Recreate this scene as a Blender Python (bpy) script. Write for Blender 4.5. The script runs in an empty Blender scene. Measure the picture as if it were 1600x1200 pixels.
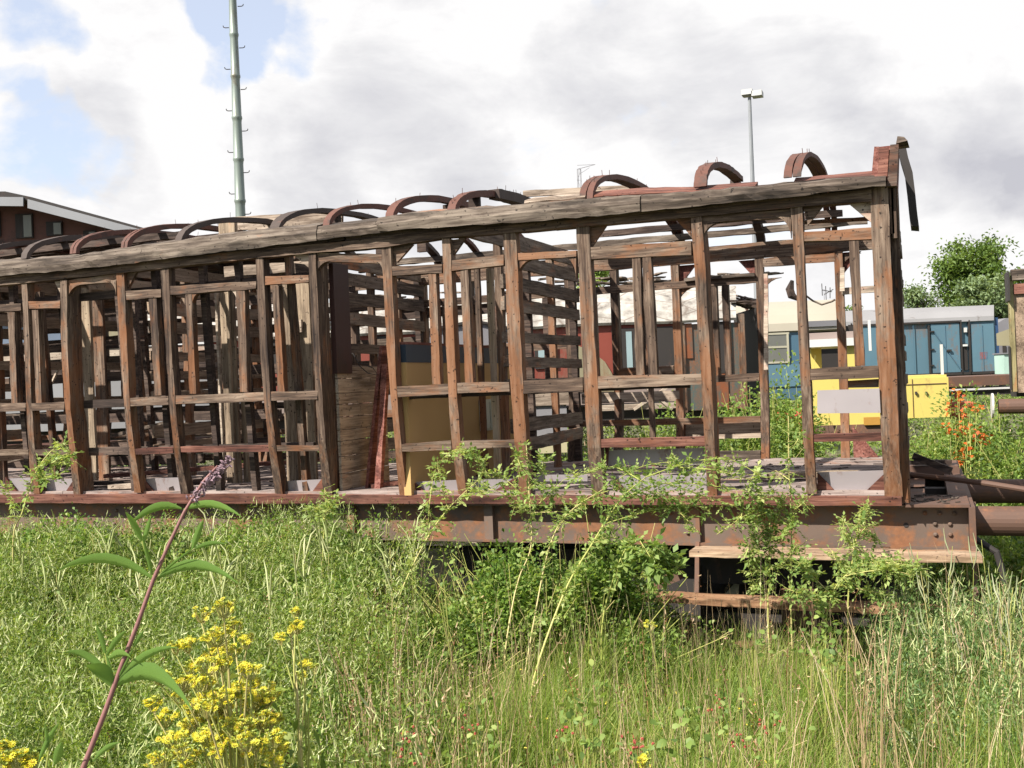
import bpy, math, random
import numpy as np
from mathutils import Matrix, Vector
random.seed(4); rng = np.random.default_rng(4)
sc = bpy.context.scene; COL = sc.collection
# ------------------------------------------------------------------ camera
AY = math.radians(21.4); RO = math.radians(2.35); FPX = 1650.0
CAM = np.array([0.14, -7.175, 2.13])
r0 = np.array([math.cos(AY), math.sin(AY), 0]); UZ = np.array([0, 0, 1.0]); FW = np.array([-math.sin(AY), math.cos(AY), 0])
RV = math.cos(RO)*r0 - math.sin(RO)*UZ; UV = math.cos(RO)*UZ + math.sin(RO)*r0
cd = bpy.data.cameras.new('camera'); co = bpy.data.objects.new('camera', cd); COL.objects.link(co)
cd.sensor_width = 36; cd.lens = 36*FPX/1600; cd.clip_start = .05; cd.clip_end = 3000
M4 = Matrix.Identity(4)
for i in range(3):
    M4[i][0] = RV[i]; M4[i][1] = UV[i]; M4[i][2] = -FW[i]; M4[i][3] = CAM[i]
co.matrix_world = M4; sc.camera = co
sc.view_settings.view_transform = 'Standard'; sc.view_settings.look = 'None'
sc.view_settings.exposure = 1.15; sc.view_settings.gamma = 1
# ------------------------------------------------------------------ sun and sky
SUN_EL = math.radians(43); SUN_AZ = math.radians(-32)      # azimuth from -Y towards -X
sdir = np.array([math.sin(SUN_AZ)*math.cos(SUN_EL), -math.cos(SUN_AZ)*math.cos(SUN_EL), math.sin(SUN_EL)])
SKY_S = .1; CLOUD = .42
sl = bpy.data.lights.new('sun', 'SUN'); so = bpy.data.objects.new('sun', sl); COL.objects.link(so)
sl.energy = 5.0; sl.angle = math.radians(.55); sl.color = (1, .94, .85)
so.rotation_euler = Vector(sdir).to_track_quat('Z', 'Y').to_euler()
W = bpy.data.worlds.new('World'); sc.world = W; W.use_nodes = True
nt = W.node_tree; nt.nodes.clear()
class N:
    """tiny node helper"""
    def __init__(s, nt): s.nt = nt
    def n(s, t, **k):
        o = s.nt.nodes.new(t)
        for a, b in k.items():
            if a[0] == 'i' and a[1:].isdigit(): s.put(o.inputs[int(a[1:])], b)
            elif a in o.inputs and not hasattr(o, a): s.put(o.inputs[a], b)
            elif hasattr(o, a): setattr(o, a, b)
            else: s.put(o.inputs[a.replace('_', ' ')], b)
        return o
    def put(s, inp, v):
        if isinstance(v, bpy.types.NodeSocket): s.nt.links.new(v, inp)
        elif isinstance(v, bpy.types.Node): s.nt.links.new(v.outputs[0], inp)
        else: inp.default_value = v
    def math(s, op, a, b=0.0, clamp=False):
        m = s.nt.nodes.new('ShaderNodeMath'); m.operation = op; m.use_clamp = clamp
        s.put(m.inputs[0], a); s.put(m.inputs[1], b); return m.outputs[0]
    def ramp(s, f, st):
        r = s.nt.nodes.new('ShaderNodeValToRGB'); s.put(r.inputs[0], f); e = r.color_ramp.elements
        while len(e) < len(st): e.new(.5)
        for q, (p, c) in zip(e, st): q.position = p; q.color = (tuple(c)+(1,))[:4] if not isinstance(c, (int, float)) else (c, c, c, 1)
        return r.outputs[0]
    def mix(s, f, a, b, mode='MIX'):
        m = s.nt.nodes.new('ShaderNodeMixRGB'); m.blend_type = mode
        s.put(m.inputs[0], f)
        for i, v in ((1, a), (2, b)):
            s.put(m.inputs[i], (tuple(v)+(1,))[:4] if isinstance(v, tuple) else v)
        return m.outputs[0]
    def noise(s, vec, scale, detail=4, rough=.55, dist=0):
        o = s.nt.nodes.new('ShaderNodeTexNoise'); s.put(o.inputs['Vector'], vec)
        o.inputs['Scale'].default_value = scale; o.inputs['Detail'].default_value = detail
        o.inputs['Roughness'].default_value = rough; o.inputs['Distortion'].default_value = dist
        return o.outputs[0]
    def mapping(s, vec, scale=(1, 1, 1), loc=(0, 0, 0)):
        o = s.nt.nodes.new('ShaderNodeMapping'); s.put(o.inputs[0], vec); o.inputs['Scale'].default_value = scale
        s.put(o.inputs['Location'], loc); return o.outputs[0]
def pdir(px, py):
    d = FPX*FW + (px-800)*RV - (py-600)*UV
    return d/np.linalg.norm(d)
h = N(nt)
sky = h.n('ShaderNodeTexSky'); sky.sky_type = 'NISHITA'; sky.sun_disc = False
sky.sun_elevation = SUN_EL; sky.sun_rotation = math.atan2(sdir[0], sdir[1]); sky.air_density = 1.0; sky.dust_density = .6
tc = h.n('ShaderNodeTexCoord').outputs['Generated']
def spot(px, py, rpx, amp):      # soft round region of the sky dome round a direction
    d = pdir(px, py); dp = nt.nodes.new('ShaderNodeVectorMath'); dp.operation = 'DOT_PRODUCT'
    wv = h.mix(.045, tc, h.n('ShaderNodeTexNoise', Scale=5.0, Detail=5.0).outputs[1], 'ADD')
    h.put(dp.inputs[0], WV); dp.inputs[1].default_value = tuple(d)
    c = math.cos(math.atan(rpx/FPX)); m = nt.nodes.new('ShaderNodeMapRange'); m.interpolation_type = 'SMOOTHSTEP'
    h.put(m.inputs[0], dp.outputs['Value']); m.inputs[1].default_value = c; m.inputs[2].default_value = 1
    m.inputs[3].default_value = 0; m.inputs[4].default_value = amp; return m.outputs[0]
n5 = nt.nodes.new('ShaderNodeTexNoise'); n5.inputs['Scale'].default_value = 6; n5.inputs['Detail'].default_value = 6; h.put(n5.inputs['Vector'], tc)
sub = nt.nodes.new('ShaderNodeVectorMath'); sub.operation = 'MULTIPLY_ADD'
h.put(sub.inputs[0], n5.outputs[1]); sub.inputs[1].default_value = (.22,)*3; sub.inputs[2].default_value = (-.11,)*3
ad = nt.nodes.new('ShaderNodeVectorMath'); ad.operation = 'ADD'; h.put(ad.inputs[0], tc); h.put(ad.inputs[1], sub.outputs[0])
nm = nt.nodes.new('ShaderNodeVectorMath'); nm.operation = 'NORMALIZE'; h.put(nm.inputs[0], ad.outputs[0]); WV = nm.outputs[0]
def spots(L):
    o = None
    for s_ in L:
        v = spot(*s_); o = v if o is None else h.math('ADD', o, v)
    return o
flat = h.mapping(tc, (1, 1, 1.9))
big = h.noise(flat, 3.2, 10, .64, .3)
cover = h.math('SUBTRACT', h.math('ADD', h.math('MULTIPLY', h.math('SUBTRACT', big, .5), 2.9), .78),
    spots([(30, 232, 90, .7), (350, 60, 75, .8), (30, 5, 70, .5), (150, 265, 60, .6), (440, 35, 60, .55), (0, 130, 50, .5), (310, 10, 70, .5), (950, 10, 40, .3)]))
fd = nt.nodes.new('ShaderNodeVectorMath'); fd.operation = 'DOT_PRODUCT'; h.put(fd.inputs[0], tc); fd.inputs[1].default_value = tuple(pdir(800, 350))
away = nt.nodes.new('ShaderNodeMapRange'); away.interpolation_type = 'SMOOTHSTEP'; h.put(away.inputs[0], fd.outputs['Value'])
for i_, v_ in ((1, .35), (2, .8), (3, .62), (4, 0)): away.inputs[i_].default_value = v_        # cloud cover thinned outside the view, added to cut the ambient fill
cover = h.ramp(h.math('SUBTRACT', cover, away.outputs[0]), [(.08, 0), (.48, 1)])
shade = h.math('ADD', h.math('MULTIPLY', h.math('SUBTRACT', h.noise(h.mapping(tc, (1, 1, 2.2), (3, 1, 2)), 6.0, 10, .6, .25), .525), 1.9),
    spots([(620, 255, 260, .42), (740, 265, 110, .25), (480, 235, 110, .25), (1000, 80, 200, .3), (1180, 130, 180, .25), (1470, 205, 170, .45), (1340, 240, 120, .3), (1540, 210, 100, .3), (100, 200, 110, .25), (600, 30, 120, .12), (870, 290, 70, .25), (1575, 310, 60, .5), (200, 310, 90, .25), (-900, 300, 900, .3), (2600, 300, 900, .3)]))
ccol = h.ramp(shade, [(.06, (1.08, 1.07, 1.07)), (.36, (.90, .895, .915)), (.9, (.64, .64, .695))])
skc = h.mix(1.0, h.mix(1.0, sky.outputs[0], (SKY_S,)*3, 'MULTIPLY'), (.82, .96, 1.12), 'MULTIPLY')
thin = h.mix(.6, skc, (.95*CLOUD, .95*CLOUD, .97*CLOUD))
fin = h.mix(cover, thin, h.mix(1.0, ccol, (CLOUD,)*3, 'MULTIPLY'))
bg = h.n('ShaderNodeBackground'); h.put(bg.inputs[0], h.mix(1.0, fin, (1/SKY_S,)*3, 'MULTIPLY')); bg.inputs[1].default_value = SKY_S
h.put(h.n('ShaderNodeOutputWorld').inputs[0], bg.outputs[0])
# ------------------------------------------------------------------ mesh helpers
def PP(px, py, Y):
    d = FPX*FW + (px-800)*RV - (py-600)*UV
    return CAM + d*(Y-CAM[1])/d[1]
def prof(z, k=.15):
    return k*max(0.0, min(1.2, (2.0-z)/.75))**1.5
def SF(px, py, off=0.0):                 # outer skin of the coach's near side
    Y = off
    for _ in range(4): p = PP(px, py, Y); Y = prof(p[2])+off
    return PP(px, py, Y)
WD = 3.1
def SB(px, py, off=0.0):                 # inner face of the coach's far side
    Y = WD-.1+off
    for _ in range(4): p = PP(px, py, Y); Y = WD-.1-prof(p[2])+off
    return PP(px, py, Y)
def QD(px, py, dist):                    # point at a camera depth
    return CAM + (FPX*FW + (px-800)*RV - (py-600)*UV)*dist/FPX
class MB:
    def __init__(s): s.v = []; s.f = []
    def add(s, vs, fs):
        o = len(s.v); s.v += [tuple(map(float, q)) for q in vs]; s.f += [tuple(o+i for i in f) for f in fs]
    def rings(s, R, close=True):
        n = len(R[0]); vs = [p for r in R for p in r]; fs = []
        for i in range(len(R)-1):
            for j in range(n):
                a, b = i*n+j, i*n+(j+1) % n; fs.append((a, b, b+n, a+n))
        fs.append(tuple(range(n-1, -1, -1))); fs.append(tuple(range((len(R)-1)*n, len(R)*n)))
        s.add(vs, fs)
    def box(s, a, b):
        (x0, y0, z0), (x1, y1, z1) = a, b
        s.add([(x0, y0, z0), (x1, y0, z0), (x1, y1, z0), (x0, y1, z0), (x0, y0, z1), (x1, y0, z1), (x1, y1, z1), (x0, y1, z1)],
              [(0, 3, 2, 1), (4, 5, 6, 7), (0, 1, 5, 4), (1, 2, 6, 5), (2, 3, 7, 6), (3, 0, 4, 7)])
    def bar(s, p, q, w, t, up=(0, 0, 1), jit=0.0, seg=.12, bow=0.0):
        p = np.array(p, float); q = np.array(q, float); d = q-p; L = np.linalg.norm(d); d = d/L
        A = np.cross(d, up); A = A/np.linalg.norm(A); B = np.cross(A, d); n = max(1, int(L/seg)) if jit or bow else 1
        R = []
        for i in range(n+1):
            c = p+(q-p)*i/n + B*bow*math.sin(math.pi*i/n)
            R.append([c+A*(sa*w/2+random.uniform(-jit, jit))+B*(sb*t/2+random.uniform(-jit, jit)) for sa, sb in ((-1, -1), (1, -1), (1, 1), (-1, 1))])
        s.rings(R)
    def tube(s, pts, rad, n=8):
        pts = [np.array(p, float) for p in pts]; R = []
        if not hasattr(rad, '__len__'): rad = [rad]*len(pts)
        A = None
        for i, p in enumerate(pts):
            d = pts[min(i+1, len(pts)-1)]-pts[max(i-1, 0)]; d = d/(np.linalg.norm(d)+1e-9)
            if A is None: A = np.cross(d, (0, 0, 1.0) if abs(d[2]) < .9 else (1.0, 0, 0))
            A = A-d*np.dot(A, d); A = A/np.linalg.norm(A); B = np.cross(d, A)
            R.append([p+(A*math.cos(t)+B*math.sin(t))*rad[i] for t in [2*math.pi*k/n for k in range(n)]])
        s.rings(R)
    def prism(s, poly, ext):
        n = len(poly); e = np.array(ext, float); vs = [np.array(p, float) for p in poly]; vs += [p+e for p in vs]
        s.add(vs, [tuple(range(n-1, -1, -1)), tuple(range(n, 2*n))] + [(i, (i+1) % n, (i+1) % n+n, i+n) for i in range(n)])
    def build(s, name, mat, parent=None, smooth=False, bevel=0.0):
        me = bpy.data.meshes.new(name); org = np.array(parent_loc(parent)) if parent else np.zeros(3)
        me.from_pydata([tuple(np.array(v)-org) for v in s.v], [], s.f); me.materials.append(mat); me.update()
        import bmesh
        bm = bmesh.new(); bm.from_mesh(me); bmesh.ops.recalc_face_normals(bm, faces=bm.faces); bm.to_mesh(me); bm.free()
        if smooth:
            for p in me.polygons: p.use_smooth = True
        o = bpy.data.objects.new(name, me); COL.objects.link(o)
        if parent: o.parent = parent
        if bevel:
            m = o.modifiers.new('bevel', 'BEVEL'); m.width = bevel; m.segments = 2; m.limit_method = 'ANGLE'
        return o
LOC = {}
def parent_loc(p):
    l = np.zeros(3)
    while p is not None: l = l+np.array(p.location); p = p.parent
    return l
def tag(o, label=None, cat=None, group=None, kind=None):
    if label: o['label'] = label
    if cat: o['category'] = cat
    if group: o['group'] = group
    if kind: o['kind'] = kind
    return o
def empty(name, loc, label, cat, group=None):
    o = bpy.data.objects.new(name, None); COL.objects.link(o); o.location = tuple(float(c) for c in loc); o.empty_display_size = .2
    return tag(o, label, cat, group)
def thing(mb, name, mat, label, cat, group=None, base=None, **k):   # a thing that is one mesh, origin at its base
    V = np.array(mb.v); b = np.array([V[:, 0].mean(), V[:, 1].mean(), V[:, 2].min()]) if base is None else np.array(base)
    mb.v = [tuple(v) for v in V-b]; o = mb.build(name, mat, None, **k); o.location = tuple(b); return tag(o, label, cat, group)
# ------------------------------------------------------------------ materials
def new_mat(name):
    m = bpy.data.materials.new(name); m.use_nodes = True; n = m.node_tree; n.nodes.clear(); k = N(n)
    b = k.n('ShaderNodeBsdfPrincipled'); o = k.n('ShaderNodeOutputMaterial'); n.links.new(b.outputs[0], o.inputs[0])
    return m, k, b, o
def objvec(k):
    t = k.n('ShaderNodeTexCoord').outputs['Object']; r = k.n('ShaderNodeObjectInfo').outputs['Random']
    c = k.n('ShaderNodeCombineXYZ'); k.put(c.inputs[0], k.math('MULTIPLY', r, 37)); k.put(c.inputs[1], k.math('MULTIPLY', r, 91)); k.put(c.inputs[2], k.math('MULTIPLY', r, 53))
    v = k.nt.nodes.new('ShaderNodeVectorMath'); v.operation = 'ADD'; k.put(v.inputs[0], t); k.put(v.inputs[1], c.outputs[0]); return v.outputs[0], r
def wood(name, axis, dark, mid, pale, rust=(.33, .12, .045), ra=.5, bump=.5, grain=60, zr=0.0):
    m, k, b, o = new_mat(name); v, r = objvec(k)
    s = [grain]*3; s[axis] = grain/22; g = k.noise(k.mapping(v, tuple(s)), 1, 5, .65, .4)
    s2 = [9.0]*3; s2[axis] = 1.6; g2 = k.noise(k.mapping(v, tuple(s2)), 1, 4, .6)
    f = k.math('ADD', k.math('MULTIPLY', g, .62), k.math('MULTIPLY', g2, .42))
    f = k.math('ADD', f, k.math('MULTIPLY', k.math('SUBTRACT', r, .5), .12))
    c = k.ramp(f, [(.34, dark), (.50, mid), (.66, pale)])
    st = [7.0]*3; st[axis] = 1.1; c = k.mix(k.ramp(k.noise(k.mapping(v, tuple(st), (1, 9, 4)), 1, 5, .7), [(.50, 0), (.66, .72)]), c, tuple(q*.6 for q in dark))
    s3 = [5.0]*3; s3[axis] = 1.9; p = k.noise(k.mapping(v, tuple(s3), (5, 2, 8)), 1, 5, .7)
    if zr:      # paint residue survives lower down on the posts, the sheltered heads have weathered grey
        sx = k.n('ShaderNodeSeparateXYZ'); k.put(sx.inputs[0], k.n('ShaderNodeTexCoord').outputs['Object']); zz = k.nt.nodes.new('ShaderNodeMapRange'); k.put(zz.inputs[0], sx.outputs[2])
        for i_, v_ in ((1, 3.1), (2, 2.5), (3, -zr*.7), (4, zr)): zz.inputs[i_].default_value = v_
        p = k.math('ADD', p, zz.outputs[0])
    p = k.math('ADD', p, k.math('MULTIPLY', k.math('SUBTRACT', r, .5), .16)); pf = k.ramp(k.math('ADD', p, k.math('MULTIPLY', g, .22)), [(.78-.3*ra, 0), (.92-.3*ra, .85)])
    c = k.mix(k.math('MULTIPLY', pf, .78), c, k.mix(g2, tuple(q*.55 for q in rust), tuple(min(1, q*1.35) for q in rust)))
    sp = k.noise(v, 38, 2, .5); c = k.mix(k.ramp(sp, [(.66, 0), (.72, .85)]), c, tuple(q*.35 for q in dark))
    vo = k.n('ShaderNodeTexVoronoi'); vo.inputs['Scale'].default_value = 11; k.put(vo.inputs['Vector'], v)
    c = k.mix(k.ramp(vo.outputs['Distance'], [(.05, 1), (.09, 0)]), c, (.02, .012, .01))
    k.put(b.inputs['Base Color'], c); b.inputs['Roughness'].default_value = .85; b.inputs['Specular IOR Level'].default_value = .25
    bp = k.n('ShaderNodeBump'); bp.inputs['Strength'].default_value = bump; bp.inputs['Distance'].default_value = .006; k.put(bp.inputs['Height'], f)
    k.put(b.inputs['Normal'], bp.outputs[0]); return m
def paint(name, col, rustc=(.16, .06, .03), amt=.35, rough=.6, scale=4.0, var=.25, metal=0.0, streak=True, fine=30):
    m, k, b, o = new_mat(name); v, r = objvec(k)
    st = k.mapping(v, (scale, scale, scale*(.3 if streak else 1)))
    n1 = k.noise(st, 1, 7, .68, .2); n2 = k.noise(v, fine, 4, .6); n3 = k.noise(v, scale*.35, 3, .5)
    base = k.mix(n3, tuple(q*(1-var) for q in col), tuple(min(1, q*(1+var)) for q in col))
    f = k.ramp(k.math('ADD', n1, k.math('MULTIPLY', n2, .2)), [(.86-.42*amt, 0), (.98-.36*amt, 1)])
    c = k.mix(f, base, k.mix(n2, tuple(q*.5 for q in rustc), tuple(min(1, q*1.5) for q in rustc)))
    k.put(b.inputs['Base Color'], c); b.inputs['Roughness'].default_value = rough; b.inputs['Metallic'].default_value = metal
    bp = k.n('ShaderNodeBump'); bp.inputs['Strength'].default_value = .35; bp.inputs['Distance'].default_value = .004; k.put(bp.inputs['Height'], n1)
    k.put(b.inputs['Normal'], bp.outputs[0]); return m
def leaf(name, a, b_, c_=None, trans=.35, rough=.5):
    m, k, b, o = new_mat(name)
    at = k.n('ShaderNodeAttribute'); at.attribute_name = 'rnd'; pos = k.n('ShaderNodeNewGeometry').outputs['Position']
    f = k.math('ADD', k.math('MULTIPLY', at.outputs['Fac'], .75), k.math('MULTIPLY', k.math('SUBTRACT', k.noise(pos, 1.7, 3), .38), 1.0))
    c = k.ramp(f, [(.15, a), (.6, b_), (.95, c_ or b_)])
    k.put(b.inputs['Base Color'], c); b.inputs['Roughness'].default_value = rough; b.inputs['Specular IOR Level'].default_value = .3
    t = k.n('ShaderNodeBsdfTranslucent'); k.put(t.inputs[0], k.mix(1.0, c, (1.15, 1.1, .6), 'MULTIPLY'))
    mx = k.n('ShaderNodeMixShader'); mx.inputs[0].default_value = trans; k.put(mx.inputs[1], b.outputs[0]); k.put(mx.inputs[2], t.outputs[0])
    k.nt.links.new(mx.outputs[0], o.inputs[0]); return m
G_D, G_M, G_P = (.016, .010, .008), (.092, .060, .042), (.23, .17, .125)
wv = wood('weathered_post_wood', 2, G_D, G_M, G_P, (.185, .070, .025), .55, zr=.07, bump=.9)
wx = wood('weathered_rail_wood', 0, G_D, G_M, G_P, (.18, .068, .025), .5, bump=.8)
wy = wood('weathered_cross_wood', 1, (.03, .021, .016), (.13, .097, .074), (.25, .2, .155), ra=.25)
w_grey = wood('grey_driftwood', 0, (.012, .009, .007), (.075, .056, .043), (.21, .17, .135), ra=.06, bump=1.0, grain=40)
w_floor = wood('grey_floor_wood', 0, (.04, .028, .024), (.17, .13, .115), (.34, .28, .25), ra=.15)
w_pale = wood('pale_board_wood', 2, (.07, .05, .035), (.22, .165, .115), (.36, .285, .2), ra=.15)
w_palex = wood('pale_plank_wood', 0, (.1, .07, .05), (.31, .245, .19), (.45, .38, .3), (.25, .06, .04), ra=.15)
w_plank = wood('brown_plank_wood', 1, (.07, .045, .03), (.21, .15, .105), (.34, .25, .18), ra=.2)
w_red = wood('red_painted_wood', 1, (.035, .012, .01), (.13, .045, .034), (.26, .12, .095), (.2, .06, .03), ra=.2, zr=0)
w_redx = wood('red_painted_rail', 0, (.03, .014, .011), (.13, .052, .038), (.26, .125, .09), (.2, .07, .03), ra=.3)
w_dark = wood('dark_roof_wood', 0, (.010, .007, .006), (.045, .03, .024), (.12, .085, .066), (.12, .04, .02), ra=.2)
p_lilac = paint('lilac_grey_panel', (.27, .24, .245), (.13, .06, .04), .45, .7, 5, var=.3)
p_rust = paint('rusty_solebar_steel', (.105, .072, .054), (.17, .072, .03), .7, .75, 5, metal=.1, streak=False, var=.6)
p_rust2 = paint('brown_rust_steel', (.088, .046, .030), (.15, .062, .028), .6, .75, 4, streak=False)
p_black = paint('black_oily_steel', (.018, .014, .012), (.06, .03, .02), .4, .8)
p_ochre = paint('ochre_panel', (.42, .26, .095), (.2, .1, .04), .3, .6, 3)
p_navy = paint('navy_band', (.02, .035, .055), (.05, .04, .04), .1, .5)
p_maroon = paint('maroon_panel', (.035, .010, .007), (.02, .009, .006), .5, .6)
p_hoop = paint('worn_red_hoop', (.095, .036, .023), (.04, .026, .02), .6, .8, 6, streak=False)
p_hoopd = paint('dark_brown_hoop', (.05, .034, .027), (.11, .045, .03), .35, .8, 6, streak=False)  # darker brown hoops with redder patches
w_pplank = wood('pale_grey_planks', 1, (.1, .07, .05), (.30, .235, .18), (.45, .37, .29), ra=.1)
# ================================================================== the wrecked coach
coach = empty('wrecked_coach', (-3.5, 1.5, 0), 'roofless wooden railway coach body stripped to its rusty brown frame, nearest the camera', 'railway coach')
XL = -11.0
def _ring_member(rows, depth, jit, seg, surf, off):
    """rows: list of ((px,py),(px,py)) edge pairs on the skin; gives jittered rings with thickness along Y"""
    E = [(surf(*a, off), surf(*b, off)) for a, b in rows]; R = []
    for i in range(len(E)-1):
        L = np.linalg.norm(E[i+1][0]-E[i][0]); n = max(1, int(L/seg))
        for j in range(n + (1 if i == len(E)-2 else 0)):
            t = j/n; a = E[i][0]*(1-t)+E[i+1][0]*t; b = E[i][1]*(1-t)+E[i+1][1]*t
            J = lambda: np.array([random.uniform(-jit, jit) for _ in range(3)])
            D = np.array([0, depth, 0]); R.append([a+J(), b+J(), b+D+J(), a+D+J()])
    return R
def member(name, rows, mat, depth=.09, jit=.003, seg=.1, surf=SF, off=0.0, lab=None):
    m = MB(); m.rings(_ring_member(rows, depth, jit, seg, surf, off)); o = m.build(name, mat, coach)
    if lab: o['label'] = lab
    return o
def post(L, **k):           # L: (x_left, x_right, y)
    return member('post', [((a, y), (b, y)) for a, b, y in L], k.pop('mat', wv), **k)
def rail(L, name='rail', **k):   # L: (x, y_top, y_bottom)
    return member(name, [((x, t), (x, b)) for x, t, b in L], k.pop('mat', wx), **k)
POSTS = [
 [(34, 42, 440), (41, 49, 620), (43, 52, 680), (49, 62, 772)],
 [(94, 104, 437), (96, 106, 560), (102, 110, 640), (110, 120, 720), (116, 127, 788)],
 [(181, 193, 425), (189, 200, 560), (195, 203, 640), (201, 210, 700), (210, 220, 770)],
 [(251, 263, 415), (259, 268, 545), (264, 274, 630), (271, 280, 700), (283, 294, 772)],
 [(400, 411, 402), (406, 418, 550), (414, 424, 640), (420, 431, 700), (430, 442, 772)],
 [(481, 493, 393), (491, 501, 580), (497, 508, 690), (506, 519, 777)],
 [(596, 610, 384), (605, 618, 560), (610, 620, 620), (617, 627, 700), (625, 637, 785)],
 [(690, 703, 373), (698, 711, 560), (701, 714, 620), (706, 720, 700), (716, 729, 772)],
 [(786, 805, 363), (790, 810, 430), (793, 813, 520), (797, 817, 600), (804, 822, 690), (812, 830, 782)],
 [(900, 920, 350), (905, 925, 440), (908, 928, 520), (912, 934, 600), (918, 939, 700), (926, 944, 775)],
 [(1079, 1096, 337), (1085, 1103, 420), (1089, 1106, 500), (1096, 1112, 600), (1102, 1117, 700), (1106, 1121, 785)],
 [(1235, 1254, 322), (1242, 1257, 420), (1246, 1260, 490), (1251, 1267, 600), (1256, 1271, 700), (1260, 1276, 772)],
 [(1359, 1387, 286), (1365, 1394, 440), (1371, 1400, 560), (1377, 1405, 680), (1382, 1410, 776)]]
for i, L in enumerate(POSTS): post(L, depth=.17 if i in (1, 5, 10) else .085)
for x in (-7.95, -8.6, -9.3, -10.0, -10.6):      # beyond the frame's edge, seen only from the side
    m = MB(); m.bar((x, .12, 1.28), (x, .04, 3.22), .055, .085, (0, 1, 0), .003); m.build('post', wv, coach)
MID = [[(12, 22, 488), (18, 27, 633)], [(50, 59, 484), (56, 65, 630)], [(232, 244, 463), (242, 252, 618)], [(289, 299, 455), (296, 306, 615)],
 [(369, 382, 448), (375, 386, 612)], [(425, 435, 446), (434, 444, 612)], [(669, 681, 424), (675, 688, 600)], [(719, 731, 416), (727, 739, 599)],
 [(987, 1000, 398), (994, 1007, 590)], [(1003, 1017, 397), (1014, 1027, 589)], [(1326, 1341, 373), (1336, 1351, 572)]]
for L in MID: post(L, depth=.06, off=.012)
# horizontal rails
rail([(-300, 463, 474), (0, 432, 446), (200, 410, 425), (400, 390, 403), (600, 371, 386), (700, 357, 371), (900, 340, 355), (1100, 321, 337), (1250, 305, 323), (1362, 296, 314)], 'cant_rail', depth=.1, off=-.012)
MR = [[(-200, 490, 500), (0, 476, 487), (33, 474, 485)], [(42, 471, 483), (94, 470, 481)], [(194, 455, 469), (251, 452, 464)], [(265, 447, 461), (400, 439, 451)], [(414, 432, 445), (482, 430, 441)],
 [(611, 417, 431), (690, 413, 426)], [(703, 407, 424), (787, 398, 414)], [(806, 396, 407), (900, 391, 401)], [(921, 387, 405), (1080, 376, 398)], [(1254, 363, 377), (1362, 355, 374)]]
for L in MR: rail(L, depth=.07, off=.006)
for L in [[(-250, 643, 655), (0, 630, 643), (40, 630, 642)], [(49, 630, 642), (101, 628, 640)], [(201, 622, 635), (263, 619, 632)], [(274, 618, 631), (413, 613, 626)], [(423, 612, 626), (496, 611, 624)],
 [(620, 604, 621), (701, 600, 615)], [(714, 598, 614), (796, 597, 612)], [(817, 595, 615), (911, 590, 612)], [(932, 588, 607), (1096, 584, 601)], [(1266, 576, 594), (1373, 571, 590)]]:
    rail(L, depth=.075, off=.004)
for L in [[(-250, 706, 718), (0, 703, 712), (44, 703, 712)], [(53, 703, 711), (107, 704, 712)], [(209, 701, 710), (270, 699, 708)], [(281, 698, 707), (420, 696, 705)], [(431, 696, 705), (498, 697, 705)],
 [(626, 694, 706), (705, 689, 703)], [(720, 689, 701), (804, 688, 699)], [(939, 686, 700), (1101, 682, 697)], [(1271, 679, 691), (1378, 676, 689)]]:
    rail(L, depth=.07, off=.006, mat=w_redx if L[0][0] in (209, 281, 939, 1271) else wx)
rail([(494, 395, 409), (597, 397, 411)], 'door_lintel', depth=.06, off=.02)
rail([(104, 438, 447), (182, 428, 440)], 'door_lintel', depth=.06, off=.02)
rail([(1096, 338, 349), (1160, 333, 344), (1236, 327, 340)], 'door_lintel', depth=.06, off=.02)
rail([(-300, 790, 797), (0, 773, 786), (400, 772, 787), (700, 775, 787), (1000, 775, 789), (1409, 776, 790)], 'sill', depth=.12, off=-.02, mat=w_redx)
rail([(806, 600, 601), (806, 600, 601)][:0] or [(1255, 344, 350), (1361, 338, 344)], depth=.04, off=.3)
# cornice boards along the eaves
def slab(name, L, y0, y1, mat, jit=.006, z0=0.0):
    m = MB(); R = []
    for i in range(len(L)-1):
        (x, t, b), (x2, t2, b2) = L[i], L[i+1]; n = max(1, int(abs(PP(x2, t2, y0)[0]-PP(x, t, y0)[0])/.07))
        for j in range(n+(i == len(L)-2)):
            q = j/n; xx = x+(x2-x)*q; a = PP(xx, t+(t2-t)*q, y0); c = PP(xx, b+(b2-b)*q, y0)
            J = lambda: np.array([0, random.uniform(-jit, jit), random.uniform(-jit, jit)])
            D = np.array([0, y1-y0, .05]); R.append([a+J(), (a+c)/2+np.array([0, -.012, 0])+J(), c+J(), c+D+J(), a+D+J()])
    m.rings(R); return m.build(name, mat, coach)
slab('cornice_board', [(-300, 440, 462), (0, 409, 431), (110, 402, 422), (200, 386, 412), (300, 374, 399), (420, 358, 384), (495, 353, 376)], -.075, .12, w_grey)
slab('cornice_board', [(487, 356, 376), (600, 343, 363), (607, 344, 362)], -.07, .12, w_grey)
slab('cornice_board', [(590, 341, 361), (640, 333, 358), (800, 322, 348), (900, 312, 340), (1000, 306, 331)], -.10, .12, w_grey)
slab('cornice_board', [(1001, 306, 331), (1060, 302, 325), (1180, 292, 313), (1300, 281, 300), (1384, 276, 290)], -.09, .12, w_grey)
slab('cornice_board', [(820, 313, 322), (860, 308, 317), (915, 306, 312)], .0, .2, w_palex)
for L in ([(915, 306, 312), (1000, 299, 306), (1083, 298, 303)], [(1083, 297, 303), (1180, 290, 296)], [(1240, 284, 291), (1300, 279, 285), (1364, 273, 280)]):
    slab('roof_edge_strip', L, .02, .16, w_redx, .002)
m = MB()
for x0 in np.arange(-8.5, -.3, .9):
    m.bar((x0, .03, 3.335), (min(x0+.88, -.12), .03, 3.335+random.uniform(-.01, .01)), .07, .09, jit=.004)
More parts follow.
